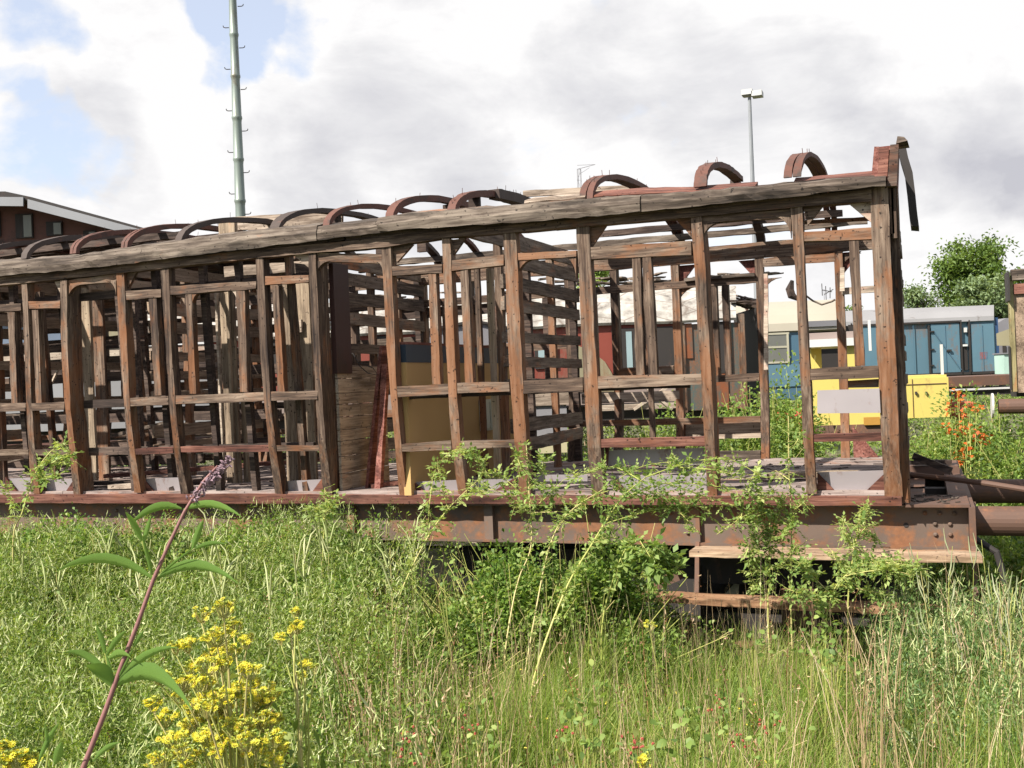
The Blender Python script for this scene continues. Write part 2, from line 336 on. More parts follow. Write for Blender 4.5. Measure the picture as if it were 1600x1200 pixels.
m.build('eaves_shadow_strip', w_dark, coach)  # dark strip put in as the shadow gap between cornice and cant rail
# roof hoops
def hoop(X, z0=3.42, rise=.32, a0=0.0, a1=1.0, w=.075, t=.04, mat=p_hoop, sag=0.0, bits=1, lean=0.0):
    for bb in range(bits):
        m = MB(); R = []; n = 26; off = (bb-(bits-1)/2)*(w/bits+.004); ww = w/bits-.004
        for i in range(n+1):
            u = a0+(a1-a0)*i/n; th = math.pi*(1-u)
            y = WD/2+math.cos(th)*(WD/2-.02); z = z0+math.sin(th)*rise - sag*u; nx = np.array([0, math.cos(th)*rise, math.sin(th)*WD/2]); nx /= np.linalg.norm(nx)
            c = np.array([X+off+lean*math.sin(th), y, z]); A = np.array([1.0, 0, 0])
            R.append([c+A*(sa*ww/2+random.uniform(-.002, .002))+nx*(sb*t/2+random.uniform(-.003, .003)) for sa, sb in ((-1, -1), (1, -1), (1, 1), (-1, 1))])
        for i in range(2, n-1):
            if random.random() < .16:
                u = a0+(a1-a0)*i/n; th = math.pi*(1-u); c = np.array([X+off+lean*math.sin(th), WD/2+math.cos(th)*(WD/2-.02), z0+math.sin(th)*rise-sag*u])
                m.tube([c, c+np.array([random.uniform(-.01, .01), random.uniform(-.01, .01), t/2+random.uniform(.02, .05)])], .0022, 4)
        m.rings(R); o = m.build('roof_hoop', mat, coach)
    return o
hoop(-.63, bits=2, w=.11, lean=.03, t=.03); hoop(-1.24, a1=.52, w=.09); hoop(-1.27, a0=.52, a1=1.0, w=.08, mat=p_hoopd, sag=.06, t=.06)
hoop(-2.05, bits=2, w=.1); hoop(-3.1, w=.07, a1=.42, t=.05, rise=.30); hoop(-3.08, w=.1, a0=.34, a1=.72, t=.08, mat=p_hoopd, sag=.05)
hoop(-3.62, w=.07, t=.05); hoop(-4.18, w=.06, rise=.31); hoop(-4.66, w=.09, mat=p_hoopd, rise=.32)
for x, mt in ((-5.6, p_hoopd), (-6.16, p_hoop), (-6.72, p_hoop), (-7.28, p_hoopd), (-7.85, p_hoopd), (-8.4, p_hoop), (-9.0, p_hoopd), (-9.6, p_hoop), (-10.2, p_hoopd), (-10.8, p_hoopd)):
    hoop(x, w=.07, t=.045, mat=mt, bits=2 if mt is p_hoop else 1, rise=.33, lean=random.uniform(-.05, .05))
def hz(y): return 3.42+.31*math.sqrt(max(0, 1-((y-WD/2)/(WD/2))**2))
# brackets and hangers left under the hoops
for X, y, zt, zb in ((-3.62, 1.1, 3.69, 3.42), (-4.2, 1.75, 3.7, 3.4), (-4.68, 1.0, 3.7, 3.4), (-4.72, 1.9, 3.71, 3.4), (-3.12, .5, 3.62, 3.36)):
    m = MB(); m.bar((X, y, zb), (X, y, zt), .09, .05, (0, 1, 0), .003); m.build('roof_strut', w_dark, coach)
m = MB(); a = PP(358, 347, 1.3); b = PP(535, 330, 1.3); m.bar(a+np.array([0, 0, -.02]), b+np.array([0, 0, -.06]), .03, .13, jit=.003); m.build('roof_plank', w_palex, coach)
m = MB(); a = PP(346, 345, 1.2); b = PP(372, 375, 1.2); m.box((a[0], 1.15, b[2]), (b[0], 1.2, a[2])); m.build('roof_bracket', w_pale, coach)
m = MB(); m.bar(PP(818, 303, 1.9), PP(985, 294, 1.9), .03, .055, jit=.003); m.build('roof_plank', w_palex, coach)
# remaining roof boards over the far half of the left end
for i in range(11):
    y = 1.75+i*.125; x1 = -5.75-random.random()*.7; x0 = -11 + random.random()*.3
    if i in (3, 7): x1 -= 1.6
    m = MB(); z = hz(y)+.035; z2 = hz(y+.11)+.035
    m.rings([[(x, y, z+random.uniform(-.006, .006)), (x, y+.115, z2), (x, y+.115, z2+.02), (x, y, z+.02)] for x in np.linspace(x0, x1, 22)]); m.build('roof_board', w_dark, coach)
for i in range(5):
    y = .95+i*.16; m = MB(); z = hz(y)+.03; z2 = hz(y+.14)+.03
    m.rings([[(x, y, z+random.uniform(-.006, .006)), (x, y+.13, z2), (x, y+.13, z2+.02), (x, y, z+.02)] for x in np.linspace(-11, -7.3-random.random()*.8, 18)]); m.build('roof_board', w_dark, coach)
for y, X0, X1, mt in ((2.95, -9.5, -.3, w_grey), (2.75, -2.9, -.5, w_dark), (1.55, -8.6, -5.3, w_dark), (.5, -8.8, -5.9, w_dark)):
    m = MB(); m.bar((X0, y, hz(y)-.06), (X1, y, hz(y)-.075), .05, .06, jit=.006); m.build('purlin', mt, coach)
# end frame at the right: arch head, lapped boards, hanging sheet
for (p, q, r_, s_), mt in ((((1366, 229), (1374, 229), (1371, 280), (1361, 283)), w_red), (((1374, 230), (1389, 232), (1386, 282), (1371, 281)), w_redx), (((1391, 226), (1404, 225), (1401, 290), (1386, 291)), w_dark)):
    m = MB(); o_ = .02 if mt is not w_dark else -.03; m.prism([PP(*p, o_), PP(*q, o_), PP(*r_, o_), PP(*s_, o_)], (0, .07, 0)); m.build('end_arch_board', mt, coach)
m = MB(); R = []
for i in range(15):
    u = .16+i/14*.7; y = u*WD; zz = 3.42+(hz(y)-3.42)*(.74+.2*u); R.append([(-.1, y, zz-.13), (-.02, y, zz-.13), (-.02, y, zz), (-.1, y, zz)])
m.rings(R); m.build('end_arch', w_dark, coach)
m = MB(); m.prism([PP(1368, 230, .05), PP(1404, 226, .05), PP(1402, 290, .05), PP(1362, 290, .05)], (0, .25, -.02)); m.build('end_arch_block', w_red, coach)
m = MB(); pts = [(1409, 226), (1413, 245), (1420, 268), (1424, 300), (1427, 330), (1430, 353)]; R = []
for i, (x, y) in enumerate(pts):
    a = PP(x-7, y, 1.2); b = PP(x+6, y+1, 1.2); R.append([a, b, b+np.array([0, .3, 0]), a+np.array([0, .3, 0])])
m.rings(R); m.build('hanging_roof_sheet', p_black, coach, smooth=False)
m = MB(); m.add([PP(1400, 224, .1)+np.array(v) for v in ((0, 0, 0), (.07, 0, .01), (.08, .2, 0), (0, .2, 0), (.01, .02, .05), (.05, .02, .04), (.06, .2, .05), (.01, .2, .06))], [(0, 3, 2, 1), (4, 5, 6, 7), (0, 1, 5, 4), (1, 2, 6, 5), (2, 3, 7, 6), (3, 0, 4, 7)]); m.build('rotten_roof_end', w_grey, coach)
z = 1.27; j = 0
while z < 3.3:                                   # lapped boards of the end wall, uneven and partly gone
    hh = random.uniform(.07, .12); y1 = 2.95 if j % 5 else 1.6
    m = MB(); x = -.035+random.uniform(-.01, .012)
    m.bar((x, .12+prof(z)+random.uniform(0, .1), z+hh/2), (x, y1-prof(z), z+hh/2), .022, hh*.94, (0, 0, 1), .003); m.build('end_board', w_dark if j % 4 else wx, coach); z += hh+(.012 if j % 4 else .05); j += 1
for y in (.12, .3, .75, 1.3, 1.85, 2.4, 2.95):
    m = MB(); m.bar((-.02 if y < .4 else -.09, y+prof(1.3)*(.5 if y < 1 else 0), 1.25), (-.02 if y < .4 else -.09, y, 3.35), .07, .05, (0, 1, 0), .003); m.build('end_post', w_dark if y > .5 else wv, coach)
for x0_, x1_, y0_, y1_ in ((1389, 1398, 291, 365), (1392, 1402, 292, 372), (1394, 1397, 385, 460), (1400, 1407, 590, 770)):
    m = MB(); a = PP(x0_, y0_, .05); b = PP(x1_, y1_, .05); m.box((a[0], .04, b[2]), (b[0], .09, a[2])); m.build('end_batten', wv, coach)
# spandrels (rounded corners)
def spandrel(cx, cy, dx, dy, mat=wv, off=.015, surf=SF, n=7, th=.05):
    pl = [(cx, cy), (cx+dx, cy)] + [(cx+dx*(1-math.sin(t*math.pi/2/n)), cy+dy*(1-math.cos(t*math.pi/2/n))) for t in range(n+1)]
    m = MB(); pts = [(cx, cy)]+[(cx+dx*(1-math.sin(t*math.pi/2/n)), cy+dy*(1-math.cos(t*math.pi/2/n))) for t in range(n+1)]
    m.prism([surf(x, y, off) for x, y in pts], (0, th, 0)); m.build('corner_bracket', mat, coach)
for a in ((104, 446, 20, 32), (181, 438, -16, 24), (299, 459, 10, 28), (370, 450, -20, 22, w_palex), (493, 408, 22, 28), (598, 409, -10, 18), (806, 405, 28, 40), (900, 400, -22, 36), (1096, 348, 28, 36), (1236, 338, -28, 34)):
    spandrel(*a)
for T in (((1255, 324), (1287, 321), (1262, 352)), ((1326, 318), (1361, 315), (1361, 347)), ((921, 353), (951, 347), (925, 385)), ((1054, 341), (1079, 340), (1079, 368)),
          ((458, 398), (482, 396), (482, 418)), ((612, 385), (645, 382), (620, 410)), ((195, 428), (213, 425), (199, 452)), ((85, 440), (94, 439), (94, 458)), ((704, 375), (727, 372), (706, 402))):
    m = MB(); m.prism([SF(x, y, .04) for x, y in T], (0, .03, 0)); m.build('gusset', w_palex if T[0][0] in (1326, 85, 458) else wx, coach)
def panel(poly, mat, off=.1, th=.012, name='panel', surf=SF):
    m = MB(); m.prism([surf(x, y, off) for x, y in poly], (0, th, 0)); return m.build(name, mat, coach)
panel([(1277, 610), (1374, 607), (1376, 645), (1277, 646)], p_lilac, -.004, name='lower_panel')
panel([(1325, 595), (1373, 592), (1373, 605), (1325, 606)], wx, .1, name='lower_panel')
for L in ([(1277, 738), (1384, 735), (1384, 775), (1277, 775)], [(948, 704), (1099, 700), (1099, 726), (948, 727)], [(958, 744), (1104, 742), (1104, 776), (958, 776)], [(836, 742), (918, 742), (918, 752), (836, 752)], [(740, 750), (808, 748), (810, 776), (740, 777)],
          [(650, 753), (715, 750), (718, 776), (650, 777)], [(442, 752), (504, 749), (507, 772), (442, 773)], [(222, 748), (283, 746), (288, 772), (222, 772)], [(8, 748), (50, 746), (56, 770), (8, 772)], [(66, 751), (112, 748), (118, 772), (66, 772)]):
    panel(L, p_lilac, .10, name='lower_panel')
for T in (((1277, 738), (1277, 775), (1312, 775)), ((1384, 738), (1384, 775), (1345, 775)), ((637, 745), (637, 780), (676, 780)), ((507, 742), (508, 772), (485, 772)), ((220, 745), (221, 773), (244, 773)), ((8, 745), (8, 773), (30, 773)), ((118, 745), (118, 772), (100, 772)), ((758, 776), (810, 776), (806, 745)), ((962, 748), (962, 776), (985, 776)), ((944, 690), (948, 728), (952, 690))):
    panel(T, w_redx, .07, .02, 'bottom_gusset')
# far side wall
def rpost(X, wd=.075, z1=3.25, mat=wv, z0=1.3):
    m = MB(); R = []
    for z in np.linspace(z0, z1, 16):
        y = WD-.1-prof(z); R.append([(X-wd/2+random.uniform(-.003, .003), y, z), (X+wd/2, y, z), (X+wd/2, y+.09, z), (X-wd/2, y+.09, z)])
    m.rings(R); return m.build('far_post', mat, coach)
for X in (-.57, -1.29, -2.1, -2.72, -3.2, -3.72, -4.3, -4.85, -5.7, -6.25, -6.85, -7.35, -7.95, -8.6, -9.2, -9.8, -10.4): rpost(X)
for X in (-.12,): rpost(X, .12)
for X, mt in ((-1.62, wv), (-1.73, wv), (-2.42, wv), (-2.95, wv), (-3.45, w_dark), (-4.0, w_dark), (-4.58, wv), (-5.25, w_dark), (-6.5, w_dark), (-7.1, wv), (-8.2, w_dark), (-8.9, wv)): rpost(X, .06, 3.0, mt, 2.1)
def rrail(x0, x1, z, hgt, mat=wx, y=None, j=.004, name='far_rail', tilt=0.0):
    yy = WD-.08-prof(z) if y is None else y; m = MB(); m.bar((x0, yy, z), (x1, yy, z+tilt), .05, hgt, (0, 0, 1), j); return m.build(name, mat, coach)
rrail(-11, -.1, 3.3, .15, name='far_cant_rail'); rrail(-11, -1.32, 3.03, .07); rrail(-1.25, -.6, 3.18, .08); rrail(-.55, -.1, 2.86, .06, w_palex)
rrail(-11, -1.33, 2.1, .07); rrail(-11, -1.33, 1.70, .06); rrail(-2.1, -1.33, 1.62, .2, w_palex, WD-.02, name='far_board'); rrail(-2.2, -1.33, 1.36, .1, w_grey)
rrail(-2.0, -1.33, 3.07, .03, w_grey, WD-.12); rrail(-3.1, -2.1, 1.95, .1, w_palex, name='far_board'); rrail(-2.7, -2.15, 2.2, .09, wx)
for z, x0, x1 in ((2.86, -11, -5.6), (2.62, -11, -4.9), (2.42, -11, -5.4), (2.26, -8.8, -4.9), (1.98, -11, -6.4), (1.86, -7.4, -4.9), (1.55, -11, -5.7), (1.42, -8.8, -5.0), (2.93, -5.2, -3.7), (2.5, -4.3, -3.2)):
    rrail(x0, x1, z, random.uniform(.07, .11), random.choice([wx, w_grey, w_dark]), WD-.03, name='far_board', tilt=random.uniform(-.02, .02))
for X, Z in ((-1.29, 3.03), (-2.1, 3.0), (-.57, 3.2)):
    m = MB(); n = 6; pts = [(X, WD-.07, Z)]+[(X+.2*(1-math.sin(t*math.pi/2/n)), WD-.07, Z-.22*(1-math.cos(t*math.pi/2/n))) for t in range(n+1)]; m.prism(pts, (0, .04, 0)); m.build('corner_bracket', wv, coach)
for X, s in ((-1.29, -1), (-.57, 1), (-2.1, 1)):
    m = MB(); m.prism([(X, WD-.04, 3.22), (X+s*.2, WD-.04, 3.22), (X, WD-.04, 2.98)], (0, .03, 0)); m.build('gusset', w_red, coach)
m = MB(); m.prism([(-.5, WD-.2, 1.33), (-.28, WD-.2, 1.33), (-.5, WD-.2, 1.62)], (0, .03, 0)); m.build('gusset', w_red, coach)
m = MB(); m.bar(PP(1197, 428, 2.95), PP(1197, 578, 2.93), .035, .03, (0, 1, 0), .004); m.build('bare_wood_strip', w_palex, coach); m = MB(); m.bar(PP(1316, 418, 2.95), PP(1316, 455, 2.95), .04, .03, (0, 1, 0), .003); m.build('bare_wood_strip', w_palex, coach)
for X, Y, mt in ((-7.55, .14, w_dark), (-7.0, .15, w_dark), (-6.35, .14, w_dark), (-5.95, .15, w_dark), (-5.45, .14, w_dark), (-5.1, .15, w_dark), (-4.6, .14, wv), (-6.1, 1.9, w_dark), (-7.7, 2.0, w_dark), (-8.1, 1.0, wv), (-5.4, 2.2, wv)):
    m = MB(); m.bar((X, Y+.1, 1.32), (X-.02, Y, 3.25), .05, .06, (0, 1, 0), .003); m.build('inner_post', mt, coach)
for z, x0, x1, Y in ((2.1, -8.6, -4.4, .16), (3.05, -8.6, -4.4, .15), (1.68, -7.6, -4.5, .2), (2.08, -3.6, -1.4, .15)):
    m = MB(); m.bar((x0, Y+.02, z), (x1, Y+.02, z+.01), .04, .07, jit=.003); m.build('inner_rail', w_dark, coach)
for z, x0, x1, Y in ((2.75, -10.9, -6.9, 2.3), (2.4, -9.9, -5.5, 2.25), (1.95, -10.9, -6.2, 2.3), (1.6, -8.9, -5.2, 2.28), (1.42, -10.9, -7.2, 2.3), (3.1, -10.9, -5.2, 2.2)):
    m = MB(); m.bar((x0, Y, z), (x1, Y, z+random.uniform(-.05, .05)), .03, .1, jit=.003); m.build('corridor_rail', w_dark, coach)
# transverse slatted partitions
def partition(X, ylist, slats, posts, mat=wy, th=.03):
    for y in posts:
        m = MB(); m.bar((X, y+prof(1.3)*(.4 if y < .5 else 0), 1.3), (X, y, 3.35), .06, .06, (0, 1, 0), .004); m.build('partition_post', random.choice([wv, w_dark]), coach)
    for z, hgt, ya, yb in slats:
        m = MB(); m.bar((X+.04, ya, z), (X+.04, yb, z+random.uniform(-.02, .02)), th, hgt, (0, 0, 1), .004); m.build('partition_slat', mat, coach)
S0 = [(3.33, .13, .1, 2.9), (3.17, .12, 1.1, 2.95), (2.98, .12, .9, 2.95), (2.8, .11, .9, 2.95), (2.52, .09, .9, 2.95), (2.32, .09, .9, 2.95), (2.12, .1, .9, 2.95), (1.78, .12, 1.0, 2.9), (1.6, .11, 1.1, 2.9)]
partition(-3.12, None, S0, (.95, 1.6, 2.25, 2.9))
partition(-4.85, None, [(z, hh, .5 if z > 3.1 else 1.2, yb) for z, hh, ya, yb in S0], (1.2, 1.9, 2.45, 2.92))
partition(-6.9, None, [(z+.03, hh, .3 if z > 3.0 else 1.1, yb) for z, hh, ya, yb in S0], (.95, 1.7, 2.3, 2.9), w_plank)
partition(-8.7, None, [(z+.02, hh, .3, yb) for z, hh, ya, yb in S0[::2]], (.3, 1.0, 2.0, 2.9), w_plank)
partition(-10.2, None, [(z, hh, .3, yb) for z, hh, ya, yb in S0], (.3, 1.0, 2.0, 2.9), w_plank)
# solid plank partition and maroon panel beside the open doorway
m = MB(); z = 1.33; i = 0
while z < 2.25:
    hh = random.uniform(.09, .14); m.bar((-4.27, .22, z+hh/2), (-4.27, 1.02, z+hh/2), .025, hh-.006, (0, 0, 1), .002); z += hh
m.build('plank_partition', w_pplank, coach)
m = MB(); m.box((-4.29, .2, 2.27), (-4.25, .44, 3.16)); m.build('maroon_panel', p_maroon, coach)
m = MB()
for a, b, rr in ((PP(508, 503, .45), PP(518, 506, .45), .018), (PP(508, 513, .42), PP(523, 513, .42), .02), (PP(508, 520, .4), PP(516, 522, .4), .012)): m.tube([a, b], [rr, rr], 10)
m.build('insulator', paint('grey_porcelain', (.45, .44, .4), amt=.1), coach, smooth=False)
m = MB(); m.tube([PP(x, y, .5) for x, y in ((512, 545), (540, 548), (552, 553), (562, 572), (575, 583), (590, 586), (583, 575), (560, 566))], .004, 5); m.build('cable', p_black, coach)
m = MB(); m.tube([PP(x, y, 1.3) for x, y in ((1258, 461), (1270, 470), (1284, 476), (1300, 471), (1305, 468))], .008, 5); m.build('cable', w_grey, coach)
m = MB(); m.tube([PP(x, y, .02) for x, y in ((1238, 438), (1234, 452), (1237, 462), (1246, 468))], [.012, .03, .03, .012], 6); m.build('door_latch', w_dark, coach)
# ochre partition across the coach with navy top band
XO = -3.62
for nm, zz0, zz1, mt, dx in (('ochre_partition', 1.3, 2.33, p_ochre, 0), ('navy_band', 2.33, 2.47, p_navy, .004), ('red_cap', 2.47, 2.49, w_red, .006)):
    m = MB(); m.box((XO-.03-dx, .12+(.1 if zz0 < 2 else 0)*0, zz0), (XO+.03+dx, 2.4, zz1)); m.build(nm, mt, coach)
m = MB(); m.box((XO+.035, 1.5, 1.72), (XO+.07, 1.78, 2.0)); m.box((XO+.07, 1.55, 1.74), (XO+.085, 1.62, 1.98)); m.box((XO+.07, 1.66, 1.74), (XO+.085, 1.75, 1.98)); m.build('switch_box', paint('pale_green_box', (.45, .47, .38), amt=.1), coach)
# corridor boards (pale, upright)
def vboard(x0, x1, yt, yb, Y, mat=w_pale):
    a = PP(x0, (yt+yb)/2, Y); b = PP(x1, (yt+yb)/2, Y); zt = PP(x0, yt, Y)[2]; m = MB(); m.bar(((a[0]+b[0])/2, Y, 1.32), ((a[0]+b[0])/2, Y, zt), b[0]-a[0], .03, (0, 1, 0), .003); m.build('corridor_board', mat, coach)
for a in ((443, 461, 418, 745, .95), (469, 489, 415, 745, .96), (350, 371, 455, 740, .9), (359, 363, 440, 740, .86), (377, 384, 470, 740, .98), (132, 146, 450, 735, .85), (125, 129, 460, 735, .84, w_palex), (150, 166, 460, 730, 1.2, wv), (342, 345, 440, 735, .8, w_palex), (461, 464, 500, 745, .99)):
    vboard(*a)
m = MB(); a = PP(462, 500, .92); b = PP(473, 519, .92); m.box((a[0], .9, b[2]), (b[0], .93, a[2])); m.build('corridor_block', w_palex, coach)
m = MB(); m.bar(PP(352, 425, .9), PP(484, 415, .9), .04, .09, jit=.004); m.build('corridor_head', w_palex, coach)
for a in ((765, 420, 745, .4), (745, 410, 720, 1.2), (920, 410, 740, 1.2), (1010, 430, 700, 2.2)):
    x, yt, yb, Y = a; A = PP(x, yt, Y); B = PP(x+9, yb, Y); m = MB(); m.bar((A[0], Y, 1.31), (A[0], Y, A[2]), .045, .045, (0, 1, 0), .003); m.build('inner_post', w_pale if x == 765 else wv, coach)
# floor
m = MB(); y = .16
while y < 2.93:
    w_ = random.uniform(.1, .15); x = XL
    while x < -.06:
        L = random.uniform(1.6, 3.5); x2 = min(-.05, x+L); m.bar((x, y+w_/2, 1.315+random.uniform(-.003, .003)), (x2-.006, y+w_/2, 1.315+random.uniform(-.003, .003)), w_-.008, .03, jit=.002, seg=.4); x = x2
    y += w_
m.build('floor', w_floor, coach)
# underframe
m = MB(); m.box((XL, .27, .955), (.36, .3, 1.22)); m.box((XL, .19, .942), (.36, .3, .956)); m.box((XL, .16, 1.221), (-.03, .4, 1.236)); solebar = m.build('solebar', p_rust, coach)
m = MB(); m.box((XL, 2.86, .985), (.36, 2.9, 1.215)); m.build('solebar', p_rust, coach)
mr = MB(); mr.tube([(0, .272, 0), (0, .26, 0), (0, .252, 0)], [.016, .014, .006], 8); rv0 = None
for x, y in [(x, y) for x in (0.19, 0.28) for y in (1.17, 1.10, 1.03)]+[(-3.0, 1.17), (-3.0, 1.02), (-3.0, 1.1), (-4.15, 1.17), (-4.0, 1.15), (-4.15, 1.1), (-3.85, 1.1), (-4.15, 1.03), (-3.5, 1.1), (-1.45, 1.17), (-1.45, 1.02), (-1.6, 1.16), (.1, 1.17), (-.9, 1.15), (-.9, 1.03), (-5.5, 1.15), (-5.5, 1.03), (-6.6, 1.15), (-6.6, 1.03)]:
    x -= .03*(y < 1.12)
    if rv0 is None: rv0 = mr.build('rivet', p_rust, None); q = rv0
    else: q = rv0.copy(); COL.objects.link(q)
    q.parent = solebar; q.location = (x+3.5, -1.5, y)
for x in (-3.0, -1.42, -4.2):
    m = MB(); m.bar((x, .25, .93), (x, .25, 1.215), .07, .045, (0, 1, 0)); m.build('solebar_bracket', p_rust, coach)
m = MB(); m.tube([(-.02, .266, 1.09), (-.02, .2695, 1.09)], .016, 12); m.build('solebar_hole', p_black, coach)
m = MB(); m.box((-.02, .16, 1.221), (.37, .72, 1.239)); m.box((.25, .72, 1.16), (.37, 2.3, 1.239)); m.box((-.02, 2.3, 1.22), (.37, 2.9, 1.3)); m.box((-.02, .72, 1.05), (.1, 2.3, 1.2)); m.build('end_platform', p_rust2, coach)
m = MB(); m.box((.362, .14, .95), (.40, 2.95, 1.225)); m.build('headstock', p_rust2, coach)
for Y in (.62, 2.45):
    zc = 1.075; m = MB(); m.tube([(.4, Y, zc), (.42, Y, zc)], .13, 20); m.tube([(.42, Y, zc), (1.25, Y, zc)], .1, 24); m.tube([(1.25, Y, zc), (1.45, Y, zc)], .06, 16); b_ = m.build('buffer', p_rust2, coach)
    m = MB(); m.tube([(1.45, Y, zc), (1.47, Y, zc), (1.5, Y, zc)], [.23, .24, .2], 24); m.build('buffer_head', p_rust2, b_)
m = MB(); m.tube([(-.1, 1.1, 1.36), (.25, .95, 1.33), (.5, .8, 1.31), (1.3, .45, 1.2)], .02, 8); m.build('coupling_rod', p_rust2, coach)
m = MB(); m.bar((.02, 1.9, 1.42), (.3, 1.85, 1.3), .05, .05, jit=.004); m.build('loose_timber', w_dark, coach); m = MB(); m.bar((.0, 2.3, 1.33), (.3, 2.4, 1.33), .10, .04, jit=.006); m.build('loose_timber', w_dark, coach)
m = MB(); m.tube([(.4, .3, 1.0), (.52, .28, .92), (.56, .26, .75), (.5, .24, .6), (.38, .22, .5), (.2, .2, .46)], .022, 8); m.build('brake_hose', p_black, coach)
# steps
m = MB(); a = PP(1082, 860, -.02); m.bar((a[0], -.0, .935), (.42, -.0, .935), .26, .035, jit=.004); m.build('footboard', wood('tan_step_wood', 0, (.1, .06, .035), (.27, .18, .115), (.42, .31, .21), ra=.3), coach)  # upper step in light tan wood
m = MB(); a = PP(1000, 940, -.12); m.bar((a[0], -.12, .64), (.36, -.12, .61), .2, .04, jit=.004); m.build('footboard', wood('orange_step_wood', 0, (.08, .04, .02), (.24, .13, .07), (.38, .24, .14), ra=.3), coach)
for X in (-1.38, .38):
    m = MB(); m.bar((X, .02, .62), (X, .12, .98), .03, .04, (0, 1, 0), .001); m.build('step_hanger', p_rust2, coach)
# running gear
for X in (-.75, -2.7, -8.6, -10.4):
    w_ = MB(); Y = .78
    for Y in (.78, 2.22):
        w_.tube([(X, Y-.06, .47), (X, Y+.05, .47)], .47, 32)
        w_.tube([(X, Y-.075, .47), (X, Y-.06, .47)], .12, 16)
    w_.tube([(X, .7, .47), (X, 2.4, .47)], .07, 10); w_.build('wheelset', p_black, coach)
    m = MB(); m.box((X-.12, .42, .36), (X+.12, .62, .6)); m.build('axle_box', p_rust2, coach)
for xa, xb in ((-3.4, -.1), (-11, -7.8)):
    m = MB(); m.box((xa, .5, .62), (xb, .55, .85)); m.box((xa, 2.45, .62), (xb, 2.5, .85)); m.box(((xa+xb)/2-.3, .45, .35), ((xa+xb)/2+.3, 2.5, .75)); m.build('bogie_frame', p_black, coach)
m = MB(); a = PP(1000, 915, .1); m.bar((-2.1, .05, .5), (-1.5, .05, .76), .12, .07, jit=.01); m.bar((-1.55, .0, .33), (-1.2, .0, .33), .1, .09, jit=.006); m.build('spring_hanger', p_rust2, coach)
m = MB(); m.tube([(-4.3, .3, .9), (-3.3, .3, .95), (-3.0, .3, .93)], .02, 6); m.tube([(-7.6, .3, .95), (-6.5, .3, .7), (-4.6, .3, .7), (-4.2, .3, .9)], .022, 6); m.build('truss_rod', p_rust2, coach)
m = MB(); m.box((XL, .4, 1.0), (.34, .5, 1.18)); m.box((XL, 1.5, 1.0), (.34, 1.62, 1.2)); m.box((XL, 2.5, 1.0), (.34, 2.6, 1.18))
for x in np.arange(-10.5, .2, 1.1): m.box((x, .31, 1.02), (x+.08, 2.85, 1.19))
m.build('underframe', p_black, coach)
# ------------------------------------------------------------------ loose things in the coach
def loose(nm, a, b, w_, t_, mat, lab, cat, grp=None, up=(0, 0, 1)):
    m = MB(); m.bar(a, b, w_, t_, up, .003); return thing(m, nm, mat, lab, cat, grp)
loose('leaning_board', PP(576, 773, .45), PP(600, 541, .6), .10, .03, w_red, 'dark red board with a ragged top leaning in the coach doorway', 'board', 'red boards leaning in the doorway', (1, 0, 0))
loose('leaning_board', PP(591, 775, .38), PP(603, 570, .55), .05, .05, w_red, 'flaking red and white batten leaning in front of the ochre partition', 'board', 'red boards leaning in the doorway', (1, 0, 0))
loose('leaning_board', PP(583, 768, .7), PP(607, 548, .75), .06, .03, w_dark, 'near black board leaning behind the two red boards in the doorway', 'board', 'red boards leaning in the doorway', (1, 0, 0))
loose('fallen_board', PP(530, 757, .5)+np.array([0, 0, .04]), PP(578, 744, .7)+np.array([0, 0, .03]), .14, .02, paint('pale_green_board_paint', (.4, .42, .3), amt=.15), 'pale green painted board lying on the floor inside the doorway', 'board')
loose('fallen_board', (-4.1, .4, 1.345), (-3.7, .7, 1.38), .1, .03, w_redx, 'short rust red board lying on the floor inside the doorway', 'board')
for i, (a, b, mt, lab) in enumerate((((-7.1, .7, 1.42), (-5.0, 1.5, 1.5), w_redx, 'long dark red plank sloping across the coach floor behind the left doorway'),
        ((-7.3, .5, 1.37), (-5.9, .8, 1.36), w_dark, 'near black plank lying flat behind the left doorway of the coach'),
        ((-6.7, .33, 1.36), (-6.2, .42, 1.36), w_palex, 'short pale plank end lying on the sill of the left doorway'),
        ((-9.4, 1.3, 1.45), (-7.2, 1.9, 1.9), w_grey, 'grey plank propped at a slant at the far left of the coach'),
        ((-1.0, .9, 1.36), (-.35, 1.0, 1.37), w_pale, 'greenish rotten plank lying on the floor by the corner post'))):
    loose('fallen_board', a, b, .13, .035, mt, lab, 'board')
loose('slanted_stick', PP(62, 640, 1.9), PP(108, 540, 2.3), .025, .02, w_palex, 'thin pale lath slanting upward inside the left end of the coach', 'lath')
m = MB(); c = PP(1309, 731, .9); m.tube([(c[0]-.04, .78, 1.36), (c[0]+.02, .8, 1.37)], .03, 8); thing(m, 'wood_knob', w_dark, 'small dark wooden stump on the coach floor by the corner post', 'stump')

m = MB()
for i in range(420):
    x = random.uniform(-9, -.1); y = random.uniform(.2, 2.8); a = random.random()*3.14; L = random.uniform(.02, .11); p = np.array([x, y, 1.337+random.random()*.01]); q = p+np.array([math.cos(a)*L, math.sin(a)*L, random.uniform(-.004, .01)]); m.bar(p, q, random.uniform(.008, .03), .006)
o = m.build('floor_litter', w_dark, None); o['kind'] = 'stuff'
m = MB()
for i in range(30):
    x = random.uniform(.02, .3); y = random.uniform(.2, .66); a = random.random()*3.14; L = random.uniform(.02, .09); p = np.array([x, y, 1.242]); m.bar(p, p+np.array([math.cos(a)*L, math.sin(a)*L, .004]), .012, .006)
o = m.build('platform_litter', w_grey, None); o['kind'] = 'stuff'
